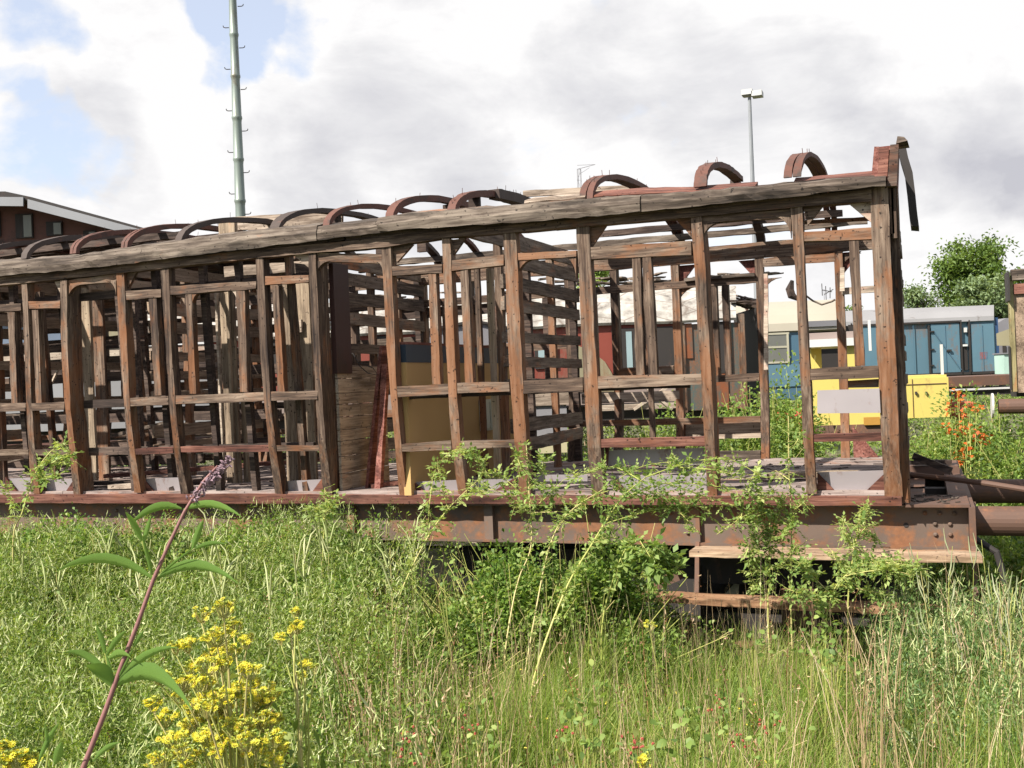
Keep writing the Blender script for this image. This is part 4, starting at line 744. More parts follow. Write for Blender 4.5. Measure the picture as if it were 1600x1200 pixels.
class LB:
    """collects quads"""
    def __init__(s): s.V = []; s.F = []; s.R = []; s.M = []; s.n = 0
    def put(s, V, F, R, mi=0):
        s.V.append(V); s.F.append(F+s.n); s.R.append(R); s.M.append(np.full(len(F), mi)); s.n += len(V)
    def leaves(s, P, D, L, Wd, mi=0, rnd=None, droop=.25, two=False, up=None):
        """rhombic leaves: base P, direction D, length L, width Wd"""
        n = len(P); D = unit(D); U = rng.normal(0, .5, (n, 3))+np.array([0, 0, 1.0]) if up is None else up; S = unit(np.cross(D, U)); Nn = np.cross(S, D)
        L = np.broadcast_to(L, n)[:, None]; Wd = np.broadcast_to(Wd, n)[:, None]; rnd = rng.random(n) if rnd is None else rnd
        if two:
            m1 = P+D*L*.3+Nn*L*.07; m2 = P+D*L*.7-UZ*L*droop*.25; t = P+D*L-UZ*L*droop
            V = np.stack([P, m1-S*Wd*.45, m1+S*Wd*.45, m2-S*Wd*.38, m2+S*Wd*.38, t], 1).reshape(-1, 3); b = np.arange(n)[:, None]*6
            F = np.concatenate([b+np.array([0, 2, 1, 1])*0+np.array([0, 2, 4, 3])*0+np.array([1, 2, 4, 3]), ], 0)
            V2 = V.reshape(n, 6, 3); Va = np.concatenate([V2, (V2[:, 0:1]+V2[:, 1:2])/2, (V2[:, 5:6]+V2[:, 4:5])/2], 1).reshape(-1, 3); b = np.arange(n)[:, None]*8
            F = np.concatenate([b+np.array([0, 2, 1, 6]), b+np.array([1, 2, 4, 3]), b+np.array([3, 4, 7, 5])], 0)
            s.put(Va, F, np.repeat(rnd, 8), mi)
        else:
            m = P+D*L*.45+Nn*L*.06; t = P+D*L-UZ*L*droop
            V = np.stack([P, m-S*Wd*.5, t, m+S*Wd*.5], 1).reshape(-1, 3); b = np.arange(n)[:, None]*4
            s.put(V, b+np.array([0, 3, 2, 1]), np.repeat(rnd, 4), mi)
    def blades(s, P, H, lean, Wd, mi=0, rnd=None, curve=1.6):
        """grass blades: base P, height H, horizontal lean vectors (n,2)"""
        n = len(P); k = 4; rnd = rng.random(n) if rnd is None else rnd; az = rng.random(n)*math.pi*2; S = np.stack([np.cos(az), np.sin(az), 0*az], 1); V = []
        for i in range(k):
            t = i/(k-1); c = P+UZ*(H*(t-.15*t*t*np.linalg.norm(lean, axis=1)/np.maximum(H, .01)))[:, None]+np.concatenate([lean, np.zeros((n, 1))], 1)*t**curve
            w = (Wd*(1-.85*t**1.5)/2)[:, None]; V += [c-S*w, c+S*w]
        V = np.stack(V, 1).reshape(-1, 3); b = np.arange(n)[:, None]*(2*k)
        s.put(V, np.concatenate([b+np.array([2*i, 2*i+1, 2*i+3, 2*i+2]) for i in range(k-1)], 0), np.repeat(rnd, 2*k), mi)
    def stemline(s, pts, rad, mi=0, r=.5):      # a few-sided tube through pts
        pts = [np.array(p, float) for p in pts]; n = 5; V = []; A = None
        if not hasattr(rad, '__len__'): rad = np.linspace(rad, rad*.5, len(pts))
        for i, p in enumerate(pts):
            d = unit(pts[min(i+1, len(pts)-1)]-pts[max(i-1, 0)])
            if A is None: A = unit(np.cross(d, [1.0, .2, .1]))
            A = unit(A-d*np.dot(A, d)); B = np.cross(d, A)
            V += [p+(A*math.cos(a)+B*math.sin(a))*rad[i] for a in np.arange(n)*2*math.pi/n]
        F = [(i*n+j, i*n+(j+1) % n, (i+1)*n+(j+1) % n, (i+1)*n+j) for i in range(len(pts)-1) for j in range(n)]
        s.put(np.array(V), np.array(F), np.full(len(V), r), mi)
    def build(s, name, mats, parent=None, base=None):
        V = np.concatenate(s.V); org = parent_loc(parent) if parent else (np.array(base, float) if base is not None else np.zeros(3))
        me = npmesh(name, V-org, np.concatenate(s.F), mats, np.concatenate(s.R), np.concatenate(s.M)); o = bpy.data.objects.new(name, me); COL.objects.link(o)
        if parent: o.parent = parent
        else: o.location = tuple(org)
        return o
lf_grass = leaf('grass_blade', (0.112, 0.189, 0.031), (0.248, 0.346, 0.060), (0.446, 0.475, 0.136), .48)
lf_straw = leaf('dry_grass_stalk', (.30, .20, .11), (.46, .34, .2), (.6, .5, .32), .2)
lf_mug = leaf('grey_green_weed_leaf', (0.050, 0.103, 0.014), (0.161, 0.238, 0.037), (0.322, 0.389, 0.085), .48)
lf_tip = leaf('pale_weed_tip', (.28, .33, .11), (.42, .46, .2), (.56, .56, .33), .3)
lf_bush = leaf('bramble_leaf', (0.056, 0.119, 0.020), (0.174, 0.281, 0.051), (0.347, 0.443, 0.119), .48)
lf_rose = leaf('yellow_green_rose_leaf', (0.149, 0.238, 0.060), (0.273, 0.367, 0.102), (0.422, 0.475, 0.170), .48)
lf_stem = leaf('yellow_green_stem', (.3, .33, .08), (.45, .43, .14), (.5, .4, .2), .1)
lf_blu = leaf('bluish_weed_leaf', (.055, .11, .03), (.13, .22, .065), (.27, .36, .13), .45)
lf_tree = leaf('tree_leaf', (.06, .11, .02), (.14, .21, .05), (.22, .3, .09), .4)
lf_tree2 = leaf('silver_willow_leaf', (.12, .17, .08), (.2, .27, .13), (.3, .37, .2), .35)
lf_far = leaf('far_hedge_leaf', (.05, .09, .03), (.09, .14, .045), (.14, .19, .07), .3)
lf_back = leaf('bright_weed_leaf', (0.112, 0.184, 0.043), (0.211, 0.302, 0.068), (0.372, 0.432, 0.136), .48)
bark = wood('tree_bark', 2, (.04, .03, .025), (.12, .09, .07), (.2, .17, .13), ra=0)
def scr(x, y, z):                       # photo column of world points (only to decide where each kind grows)
    P = np.stack([x, y, z], -1)-CAM; k_ = P@FW; return 800+FPX*(P@RV)/np.maximum(k_, .1), k_
def front_pts(n, u0, u1, d0, d1, ymax=-.12, pw=.6):
    """ground points between lateral screen slopes, camera depths d0..d1, denser near the camera"""
    u = rng.uniform(u0, u1, n); d = d0+(d1-d0)*rng.random(n)**pw
    P = CAM[None, :2]+FW[None, :2]*d[:, None]+r0[None, :2]*(((u-800)/FPX+.0)*d)[:, None]
    ok = P[:, 1] < ymax; P = P[ok]; return np.concatenate([P, gz(P[:, 0], P[:, 1])[:, None]], 1)
def smooth_noise(P, s, seed=0):
    r_ = np.random.default_rng(seed); v = 0
    for i in range(6):
        k_ = r_.normal(0, s, 2); v = v+np.sin(P[:, 0]*k_[0]+P[:, 1]*k_[1]+r_.random()*6.3)
    return v/6
def herbs(name, P, H, nleaf, L, Wd, mats, tipfrac=.3, tiplen=.02, spread=.12, lean=.15, stem_mi=0, leafup=.5, low=.15, tipw=.3, tipkeep=.5):
    """many upright leafy stems; P bases, H heights"""
    lb = LB(); n = len(P); az = rng.random(n)*6.283; ln = rng.random(n)*lean; B = np.stack([np.cos(az)*ln*H, np.sin(az)*ln*H], 1)
    lb.blades(P, H, B, np.full(n, .006), stem_mi, curve=1.3)
    t = low+(1-low)*rng.random((n, nleaf))**.8; a2 = rng.random((n, nleaf))*6.283
    C = P[:, None, :]+UZ*(H[:, None]*t)[..., None]+np.concatenate([B[:, None, :]*(t**1.3)[..., None], np.zeros((n, nleaf, 1))], -1)
    rr = spread*(1-.75*t)*rng.random((n, nleaf)); C[..., 0] += np.cos(a2)*rr; C[..., 1] += np.sin(a2)*rr
    D = np.stack([np.cos(a2), np.sin(a2), leafup+rng.normal(0, .35, (n, nleaf))+t*.8], -1); rn = np.clip(rng.random((n, 1))*.6+rng.random((n, nleaf))*.4, 0, 1)
    tip = (t > 1-tipfrac) & (rng.random((n, nleaf)) < .75)
    C = C.reshape(-1, 3); D = D.reshape(-1, 3); rn = rn.ravel(); tp = tip.ravel(); sz = (1-.55*t).ravel()
    lb.leaves(C[~tp], D[~tp], (L*sz*rng.uniform(.6, 1.3, len(sz)))[~tp], (Wd*sz)[~tp], 0, rn[~tp])
    if tp.any():
        D2 = D[tp]*np.array([.6, .6, 1])+UZ*.6; D2 = rng.normal(0, .7, (tp.sum(), 3))+UZ*.7; keep = rng.random(tp.sum()) < tipkeep; lb.leaves(C[tp][keep], D2[keep], tiplen*rng.uniform(.6, 1.7, keep.sum()), tiplen*tipw, 1, rn[tp][keep], droop=-.25, two=True)
        rest = ~keep; lb.leaves(C[tp][rest], D[tp][rest], L*.6, Wd*.7, 0, rn[tp][rest])
    o = lb.build(name, mats); o['kind'] = 'stuff'; o['label'] = name.replace('_', ' '); return o
# ---- mugwort mass on the left
P = front_pts(3000, -180, 640, 2.3, 8.9, -.1, .75); u = scr(P[:, 0], P[:, 1], P[:, 2])[0]
P = P[rng.random(len(P)) < np.clip((660-u)/160, 0, 1)]
P = P[(smooth_noise(P, 5, 31)+smooth_noise(P, 9, 32)*.7) > -.38]; H = 1.05+.10*np.clip((((P[:, :2]-CAM[:2])@FW[:2])-6)/1.5, 0, 1)+.28*smooth_noise(P, 2.6, 3)+.12*smooth_noise(P, 7, 4)+rng.normal(0, .07, len(P))-P[:, 2]*.55
dc = (P[:, :2]-CAM[:2])@FW[:2]; H = np.minimum(H, 1.25)*np.clip(.45+dc*.105, .5, 1.0)
herbs('feathery_weed_growth', P, np.maximum(H, .3), 130, .032, .015, [lf_mug, lf_tip], .4, .036, .17, .35, tipw=.13, leafup=.5, tipkeep=.3)
# ---- taller pale seed spikes standing up against the coach at the left
lb = LB(); n = 110; P = front_pts(700, -60, 640, 5.5, 8.8, -.2)[:n]; H = rng.uniform(.9, 1.2, n)
for p, h_ in zip(P, H):
    for j in range(random.randint(3, 6)):
        a = random.random()*6.283; q0 = p+UZ*h_*random.uniform(.6, .9); q1 = q0+np.array([math.cos(a)*.05, math.sin(a)*.05, random.uniform(.08, .2)]); q2 = q1+np.array([math.cos(a)*.05, math.sin(a)*.05, .05])
        lb.stemline([q0, q1, q2], [.005, .006, .002], 0, random.random())
    lb.stemline([p, p+UZ*h_*.5, p+UZ*h_*.9], .004, 1, random.random())
o = lb.build('pale_seed_spikes', [lf_tip, lf_stem]); o['kind'] = 'stuff'
# ---- broader leaved and browned plants scattered through the left growth
P = front_pts(420, -150, 660, 2.6, 8.5, -.15, .75); P = P[smooth_noise(P, 3, 77) > -.1]; H = 1.08+.22*smooth_noise(P, 2.6, 3)+rng.normal(0, .08, len(P))-P[:, 2]*.55; dd_ = (P[:, :2]-CAM[:2])@FW[:2]; herbs('broad_leaved_herbs', P, np.maximum(.3, H*np.clip(.45+dd_*.105, .5, 1)), 44, .055, .026, [lf_back, lf_tip], .15, .03, .14, .3, leafup=.35)
P = front_pts(150, -100, 1600, 2.8, 7.5, -.3, .75); H = rng.uniform(.5, .95, len(P))*np.clip(.5+((P[:, :2]-CAM[:2])@FW[:2])*.1, .5, 1); herbs('browned_dock_stems', P, H, 40, .02, .014, [leaf('brown_seed', (.12, .05, .02), (.2, .09, .04), (.3, .16, .08), .1), lf_straw], .3, .02, .05, .25, leafup=.8, low=.45)
lb = LB(); P = front_pts(420, 1390, 1720, 5.0, 7.2, -.05)[:40]
for p in P:
    h_ = random.uniform(.6, 1.0); L_ = np.array([random.gauss(0, .08), 0, 0]); lb.stemline([p, p+UZ*h_*.5+L_*.4, p+UZ*h_+L_], .003, 1, random.random())
    for j in range(random.randint(1, 4)):
        q0 = p+UZ*h_*random.uniform(.6, 1)+L_*.8; a_ = random.random()*6.283; q1 = q0+np.array([math.cos(a_)*.04, math.sin(a_)*.04, .07]); lb.stemline([q0, q1, q1+np.array([math.cos(a_)*.015, math.sin(a_)*.015, .08])], [.002, .0045, .0015], 0, random.random())
o = lb.build('whitish_seed_spikes', [leaf('pale_seed', (.24, .27, .14), (.36, .38, .22), (.46, .46, .32), .3), lf_stem]); o['kind'] = 'stuff'
# ---- tiny yellow flowers scattered in the grass
P = front_pts(160, 520, 1500, 2.8, 5.5, -.5); P[:, 2] += rng.uniform(.3, .55, len(P)); lb = LB(); Q = np.repeat(P, 4, 0); lb.leaves(Q, rng.normal(0, 1, (len(Q), 3))+UZ*.5, .008, .007, 0); o = lb.build('tiny_yellow_flowers', [leaf('tiny_flower_yellow', (.5, .4, .03), (.6, .5, .04), (.6, .55, .1), .2)]); o['kind'] = 'stuff'
# ---- grass on the centre and right
P = front_pts(42000, 440, 1740, 2.1, 7.6, -.45, .75); u, dc = scr(P[:, 0], P[:, 1], P[:, 2]); P = P[rng.random(len(P)) < np.clip((u-420)/160, .0, 1)]; n = len(P)
P = P[(smooth_noise(P, 8, 41) > -.33) | (rng.random(n) < .35)]; n = len(P); cl = smooth_noise(P, 3.5, 5)+.5*smooth_noise(P, 9, 6); H = (.36+.2*cl+rng.random(n)*.28)*np.clip(.4+((P[:, :2]-CAM[:2])@FW[:2])*.13, .5, 1)
ln = rng.normal(0, .14, (n, 2))+np.array([.05, 0]); lb = LB(); lb.blades(P, H, ln*H[:, None]*2, rng.uniform(.003, .0065, n), 0, curve=1.9)
k_ = rng.random(n) < .10; Q = P[k_]; n2 = len(Q); lb.blades(Q, H[k_]*rng.uniform(.9, 1.5, n2)+.08, rng.normal(0, .11, (n2, 2)), rng.uniform(.0022, .004, n2), 1, curve=1.5)
k_ = rng.random(n) < .07; Q = P[k_]; n2 = len(Q); lb.blades(Q, H[k_]*.6, rng.normal(0, .3, (n2, 2)), rng.uniform(.003, .005, n2), 1, curve=1.1)
nt_ = 5000; Q = P[rng.integers(0, n, nt_)].copy(); Q[:, 2] += rng.uniform(.02, .22, nt_); lb.blades(Q, rng.uniform(-.02, .08, nt_), rng.normal(0, .16, (nt_, 2)), rng.uniform(.002, .004, nt_), 1, curve=1.0)
o = lb.build('meadow_grass', [lf_grass, lf_straw]); o['kind'] = 'stuff'
# ---- tall bleached stalks with seed heads (clumps)
lb = LB()
for (cx, dd, sp, cnt, hh) in ((560, 4.3, 50, 26, .8), (610, 4.6, 40, 24, .85), (730, 4.9, 60, 12, .75), (1330, 4.6, 40, 26, .95), (1365, 5.0, 30, 16, .9), (1180, 4.4, 60, 10, .75), (1440, 4.4, 90, 14, .8), (1000, 4.2, 160, 14, .7), (650, 3.6, 120, 16, .65), (1250, 3.4, 200, 20, .6), (900, 3.5, 200, 16, .6), (1540, 5.2, 60, 18, .9)):
    for i in range(cnt):
        px = random.gauss(cx, sp*.5); d = dd+random.gauss(0, .25); b = QD(px, 600, d); b[2] = gz(b[0], b[1]); H_ = hh*random.uniform(.7, 1.1); L_ = np.array([random.gauss(0, .09), random.gauss(0, .06), 0])
        q = [b, b+UZ*H_*.5+L_*.35, b+UZ*H_*.85+L_*.8, b+UZ*H_+L_*1.2]; r_ = random.random(); lb.stemline(q, [.0028, .0022, .0018, .001], 0, r_)
        if random.random() < .6:
            m_ = 10; t = rng.random(m_)*.22; Pp = (q[3])[None]-unit(q[3]-q[2])[None]*(t*H_*.8)[:, None]; lb.leaves(Pp, rng.normal(0, .35, (m_, 3))+UZ, .022, .004, 0, np.full(m_, r_))
o = lb.build('bleached_grass_stalks', [lf_straw]); o['kind'] = 'stuff'
# ---- low leafy herbs among the grass, right: bluish weeds with whitish tips
P = front_pts(900, 1360, 1720, 4.2, 7.3, .0, .6); H = rng.uniform(.5, .82, len(P)); H += .1*smooth_noise(P, 2, 8); herbs('whitish_weed_growth', P, H, 60, .06, .014, [lf_blu, lf_tip], .35, .05, .14, .25, tipw=.12, tipkeep=.25)
P = front_pts(1100, 480, 1700, 2.2, 5.8, -.5, .7); H = rng.uniform(.15, .42, len(P)); herbs('low_leafy_weeds', P, H, 46, .045, .02, [lf_back, lf_bush], .1, .03, .14, .3)
# ---- bramble and rose thicket in front of the coach's middle
def thicket(name, blobs, mats, leafL=.045, leafW=.028, per=2600):
    lb = LB()
    for (px, d, z0, z1, rx, ry, den) in blobs:
        n = int(per*den); c = QD(px, 600, d); v = rng.normal(0, 1, (n, 3)); v = v/np.linalg.norm(v, axis=1, keepdims=True)*(rng.random((n, 1))**.45)
        ph = rng.random(3)*6; bump = 1+.25*np.sin(v[:, 0]*7+ph[0])*np.sin(v[:, 1]*6+ph[1])+.15*np.sin(v[:, 2]*9+ph[2])
        Pn = np.stack([c[0]+v[:, 0]*rx*bump, c[1]+v[:, 1]*ry*bump, (z0+z1)/2+v[:, 2]*(z1-z0)/2*bump], 1); k_ = (smooth_noise(Pn*np.array([1, 1, 1]), 9, 3)+smooth_noise(Pn[:, [0, 2]], 9, 7)) > -.42
        Pn = Pn[k_]; vv = v[k_]; Pn[:, 2] = np.maximum(Pn[:, 2], gz(Pn[:, 0], Pn[:, 1])+.02); Pn[:, 1] = np.minimum(Pn[:, 1], -.06) if c[1] < 0 else Pn[:, 1]
        mi = rng.random(len(Pn)) < .22
        for q, m_ in ((~mi, 0), (mi, 1)):
            D = vv[q]+rng.normal(0, .6, (q.sum(), 3))+UZ*.3; lb.leaves(Pn[q], D, leafL*rng.uniform(.6, 1.3, q.sum()), leafW*rng.uniform(.8, 1.1, q.sum()), m_)
        for i in range(int(14*den)):
            a = c+np.array([random.gauss(0, rx*.5), random.gauss(0, ry*.4), 0]); a[2] = gz(a[0], a[1]); e = a+np.array([random.gauss(0, .3), random.gauss(0, .15), (z1-a[2])*random.uniform(.6, 1.05)]); e[1] = min(e[1], -.05) if c[1] < 0 else e[1]
            lb.stemline([a, (a+e)/2+UZ*.08, e], .004, 2, random.random())
    o = lb.build(name, mats); o['kind'] = 'stuff'; return o
B = []
for i in range(30):
    px = 430+i*23+random.uniform(-10, 10); top = np.interp(px, [430, 560, 640, 760, 900, 1000, 1080, 1110], [1.05, .9, .86, .93, 1.0, .72, .42, .35])
    B.append((px, random.uniform(6.0, 7.4), .1, top-random.uniform(0, .12), random.uniform(.26, .42), .3, 1.3))
for i in range(8): B.append((random.uniform(470, 760), random.uniform(4.6, 6), .2, random.uniform(.55, .75), .35, .3, .7))
for i in range(7): B.append((random.uniform(860, 1260), random.uniform(3.8, 5.6), .2, random.uniform(.5, .65), .3, .25, .5))
for i in range(34): B.append((random.uniform(-60, 560), random.uniform(6.8, 8.6), .25, random.uniform(1.0, 1.2)+(.1 if i % 4 == 0 else 0), random.uniform(.25, .45), .25, 1.15))
for i in range(14): B.append((random.uniform(760, 950), random.uniform(6.2, 6.7), .3, random.uniform(1.02, 1.2), .22, .18, .6))
thicket('bramble_thicket', B, [lf_bush, lf_rose, lf_stem], leafL=.038, leafW=.02, per=3300)
# ---- weeds behind the coach
B = []
for i in range(26): B.append((random.uniform(1400, 1680), random.uniform(11, 14.5), .1, random.uniform(.55, .95)+.02, random.uniform(.5, .9), .5, 1.0))
for i in range(26): B.append((random.uniform(1080, 1420), random.uniform(10.6, 14), .1, random.uniform(.5, .8), random.uniform(.5, .9), .5, .9))
for px, d, z1, rx in ((1130, 12.5, 1.75, .35), (1170, 12.8, 1.9, .4), (1225, 14, 2.25, .5), (1205, 14, 1.9, .5), (1240, 13.5, 1.9, .35), (1020, 12, 1.5, .5), (1050, 13, 1.8, .3), (990, 12, 1.4, .4), (1490, 13.5, 1.75, .45), (1540, 13, 1.65, .5), (1600, 12, 1.4, .6), (1450, 13, 1.3, .4)):
    B.append((px, d, .2, z1, rx, .4, 1.3))
for i in range(16): B.append((random.uniform(180, 1000), random.uniform(12.5, 15), .1, random.uniform(.7, 1.3), .7, .5, .7))
for i in range(16): B.append((random.uniform(1430, 1700), random.uniform(8.3, 11), .0, random.uniform(.4, .65), .5, .5, .9))
thicket('weeds_behind_coach', B, [lf_back, lf_bush, lf_stem], .07, .035, 1900)
P = np.concatenate([rng.uniform([-1.5, 3.6], [6.5, 9], (2600, 2)), rng.uniform([-14, 3.6], [-2, 5], (900, 2)), rng.uniform([1.2, -2.5], [5, 3.6], (1800, 2))]); P = np.concatenate([P, gz(P[:, 0], P[:, 1])[:, None]], 1); P[:, 2] -= 0
herbs('rank_weeds_round_coach', P, rng.uniform(.3, .75, len(P)), 30, .09, .028, [lf_back, lf_tip], .12, .03, .2, .3)
P = rng.uniform([-16, 9], [10, 30], (2600, 2)); P = np.concatenate([P, gz(P[:, 0], P[:, 1])[:, None]], 1); herbs('far_weeds', P, rng.uniform(.3, .8, len(P)), 26, .16, .06, [lf_back, lf_straw], .1, .05, .4, .3)
# ---- far hedge
lb = LB(); n = 46000; u = rng.uniform(-500, 2100, n); d = rng.uniform(58, 66, n); top = 3.0+1.0*np.sin(u*.013)+.6*np.sin(u*.047+1)+.3*np.sin(u*.11)
P = CAM[None]+FW[None]*d[:, None]+r0[None]*((u-800)/FPX*d)[:, None]; P[:, 2] = .6+(top-.4)*rng.random(n)**.8; lb.leaves(P, rng.normal(0, 1, (n, 3)), .45, .28); o = lb.build('far_hedge', [lf_far]); o['kind'] = 'stuff'
# ---- trees
def tree(name, px, pyt, dist, crown, lab, mat, nl, lsz, pyb=560, seed=1, trunk_r=.16, shape=1.0):
    r_ = np.random.default_rng(seed); b = QD(px, 600, dist); b[2] = gz(b[0], b[1]); zt = QD(px, pyt, dist)[2]; zb = QD(px, pyb, dist)[2]; o = empty(name, b, lab, 'tree')
    m = MB(); H = zt-b[2]; pts = [b+UZ*H*t+np.array([math.sin(t*4+seed)*.12, 0, 0]) for t in np.linspace(0, .93, 9)]; m.tube(pts, np.linspace(trunk_r, .02, 9), 7); lb = LB(); ends = []
    for i in range(46):
        t = r_.uniform(0, 1); zc_ = zb+(zt-zb)*t; a = r_.random()*6.283; R_ = crown*(math.sin(math.pi*min(1, (.18+.8*(1-t)**.8)))**.7)*r_.uniform(.55, 1.08)*shape
        e = np.array([b[0]+math.cos(a)*R_, b[1]+math.sin(a)*R_, zc_+.1*R_]); s_ = np.array([b[0], b[1], max(b[2]+H*.25, zc_-R_*.6)]); m.tube([s_, (s_+e)/2-UZ*.05*R_, e], [trunk_r*.35, trunk_r*.2, .015], 5); ends.append((e, s_))
    m.build('trunk', bark, o)
    for e, s_ in ends:
        for f in (1.0, .72, .45):
            c = s_+(e-s_)*f; k_ = int(nl/len(ends)/3*r_.uniform(.5, 1.5)); sp = crown*.17*r_.uniform(.7, 1.4); Pn = c+r_.normal(0, 1, (k_, 3))*sp*np.array([1, 1, .75])
            lb.leaves(Pn, r_.normal(0, .8, (k_, 3))+UZ*.4+(e-s_)*.2, lsz*r_.uniform(.6, 1.3, k_), lsz*.45, 0, np.clip(r_.random()*.7+r_.random(k_)*.35, 0, 1))
    lb.build('crown', [mat], o); return o
tree('leafy_tree', 1528, 384, 52, 2.0, 'tall green leafy tree behind the right end of the blue van', lf_tree, 19000, .25, 560, 2, shape=.78)
tree('leafy_tree', 1570, 425, 50, 1.3, 'darker tree partly hidden by the timber wagon end at the right edge', lf_tree, 6000, .3, 580, 5)
tree('willow_tree', 1545, 440, 48, 1.3, 'silvery green willow in front of the tall dark tree, above the van roof', lf_tree2, 8000, .24, 560, 3)
tree('willow_tree', 1443, 450, 52, 1.0, 'small silvery bush tree showing just right of the coach corner above the van roof', lf_tree2, 4500, .24, 540, 4)
tree('leafy_tree', 935, 411, 44, .75, 'bright green tree top seen through the window frames in the middle', lf_rose, 5000, .2, 520, 6)
tree('leafy_tree', 1325, 476, 60, .8, 'tiny dark tree top just above the van roof, seen through the last window', lf_tree, 2500, .25, 540, 7)
# ---- arching rose shoots
def rose(name, lab, px_pts, dist, sub=(), leafL=.03, dens=60, rad=.006, grp='rose shoots arching in front of the coach', d2=None, rise=None):
    d2 = dist if d2 is None else d2; n = len(px_pts); pts = [QD(x, y, dist+(d2-dist)*i/(n-1)) for i, (x, y) in enumerate(px_pts)]
    base = pts[0].copy(); base[2] = gz(base[0], base[1]); o = empty(name, base, lab, 'rose shoot', grp)
    lb = LB(); lv = LB(); cr = [base]+pts if pts[0][2]-base[2] > .03 else pts
    def spl(p, k=6):
        out = []
        for i in range(len(p)-1):
            p0, p1, p2, p3 = p[max(i-1, 0)], p[i], p[i+1], p[min(i+2, len(p)-1)]
            for j in range(k):
                t = j/k; out.append(.5*((2*p1)+(-p0+p2)*t+(2*p0-5*p1+4*p2-p3)*t*t+(-p0+3*p1-3*p2+p3)*t**3))
        return out+[p[-1]]
    def leafy(c, dn):
        c = np.array(c); seg = np.linalg.norm(np.diff(c, axis=0), axis=1); cum = np.concatenate([[0], np.cumsum(seg)]); Lt = cum[-1]; k_ = max(2, int(Lt*dn))
        for s_ in rng.random(k_)**.8*Lt:
            i = min(len(c)-2, int(np.searchsorted(cum, s_)-1)); i = max(i, 0); p = c[i]+(c[i+1]-c[i])*((s_-cum[i])/max(seg[i], 1e-6)); D = unit(rng.normal(0, 1, 3)+np.array([0, -.2, .25]))*random.uniform(.04, .075); q = p+D-UZ*.01
            rn = random.random(); lv.leaves(np.array([q]*5)-np.array([D*f for f in (0, .35, .35, .7, .7)]), np.array([D]*5)+np.cross([D]*5, [[0, 0, 0], [0, 0, 1], [0, 0, -1], [0, 0, 1], [0, 0, -1]])*2.2, np.array([leafL*1.15]+[leafL*.9]*4)*(sv := random.uniform(.55, 1.35)), leafL*.62*sv, 0, np.clip(rn+rng.normal(0, .1, 5), 0, 1), .1)
            lb.stemline([p, q], .0012, 0, .4)
    c = spl(cr); lb.stemline(c, np.linspace(rad, rad*.4, len(c)), 0, random.random()); leafy(c[len(c)//3:], dens)
    for sp in sub:
        q = spl([QD(x, y, d2+random.uniform(-.15, .1)) for x, y in sp]); lb.stemline(q, np.linspace(rad*.5, rad*.25, len(q)), 0, random.random()); leafy(q, dens*1.3)
    lb.build('stem', [lf_stem], o); lv.build('leaves', [lf_rose], o)
rose('rose_shoot', 'tall arching rose shoot left of the ochre panel, curling over at its top', [(615, 1000), (625, 930), (668, 840), (705, 790), (745, 752)], 6.1, [((668, 840), (672, 780), (680, 735), (700, 708)), ((745, 752), (775, 745), (800, 757), (830, 790)), ((700, 795), (690, 760), (684, 730)), ((712, 703), (740, 712), (765, 745)), ((625, 930), (590, 900), (540, 860)), ((700, 708), (715, 703), (742, 712), (758, 740))], dens=55, d2=6.5)
rose('rose_shoot', 'rose shoot with pale yellow stem leaning right in front of the coach middle', [(812, 1110), (838, 950), (860, 850), (890, 800), (950, 760)], 5.7, [((870, 830), (900, 790), (960, 765), (1030, 770), (1090, 790)), ((890, 800), (870, 770), (840, 755)), ((950, 760), (1000, 730), (1060, 720)), ((870, 800), (830, 800), (800, 790))], dens=55, d2=6.3)
rose('rose_shoot', 'thickest yellow rose stem rising steeply right and spreading over the floor edge', [(830, 1080), (880, 930), (925, 850), (970, 780), (1010, 745)], 5.5, [((940, 820), (1010, 800), (1080, 790), (1110, 800)), ((970, 780), (1040, 755), (1120, 760), (1190, 770), (1215, 765)), ((1010, 745), (1080, 722), (1140, 718), (1190, 745)), ((925, 850), (960, 840), (1000, 870), (1025, 905)), ((1000, 750), (960, 730), (920, 738), (880, 750)), ((1040, 755), (1100, 775), (1160, 800), (1120, 835)), ((1000, 760), (1050, 790), (1090, 830)), ((1060, 730), (1120, 735), (1180, 752))], dens=60, rad=.008, d2=6.2)
rose('rose_shoot', 'slender rose shoot standing upright between the two leaning yellow stems', [(788, 1040), (800, 950), (812, 900), (830, 850), (826, 760), (822, 690)], 5.9, [((826, 800), (850, 780), (870, 760)), ((822, 740), (812, 725), (806, 705)), ((830, 790), (800, 780), (770, 765), (740, 770)), ((826, 760), (845, 740), (850, 715))], dens=50, d2=6.4)
rose('rose_shoot', 'short leafy rose shoot in front of the dark solebar left of the doorway', [(505, 880), (508, 820), (510, 790), (507, 762)], 6.9, [((510, 800), (520, 790), (528, 778)), ((508, 812), (497, 800), (492, 790))], dens=80)
rose('rose_shoot', 'leafy rose sprig rising against the coach sill at the far left', [(20, 860), (35, 800), (55, 740), (80, 705), (108, 690)], 7.0, [((55, 740), (80, 745), (105, 735)), ((70, 720), (95, 718), (120, 722)), ((35, 800), (20, 780), (8, 760)), ((80, 705), (95, 712), (112, 705))], dens=75)
rose('rose_shoot', 'bushy leafy shoot standing before the solebar under the open bay', [(1200, 960), (1203, 900), (1202, 850), (1205, 800)], 6.3, [((1202, 870), (1180, 840), (1175, 800)), ((1203, 860), (1230, 830), (1240, 800)), ((1202, 850), (1215, 810), (1225, 780)), ((1200, 900), (1180, 880), (1170, 850)), ((1203, 890), (1225, 880), (1245, 850)), ((1205, 830), (1190, 800), (1192, 775)), ((1200, 930), (1180, 910), (1172, 890))], dens=130, leafL=.028)
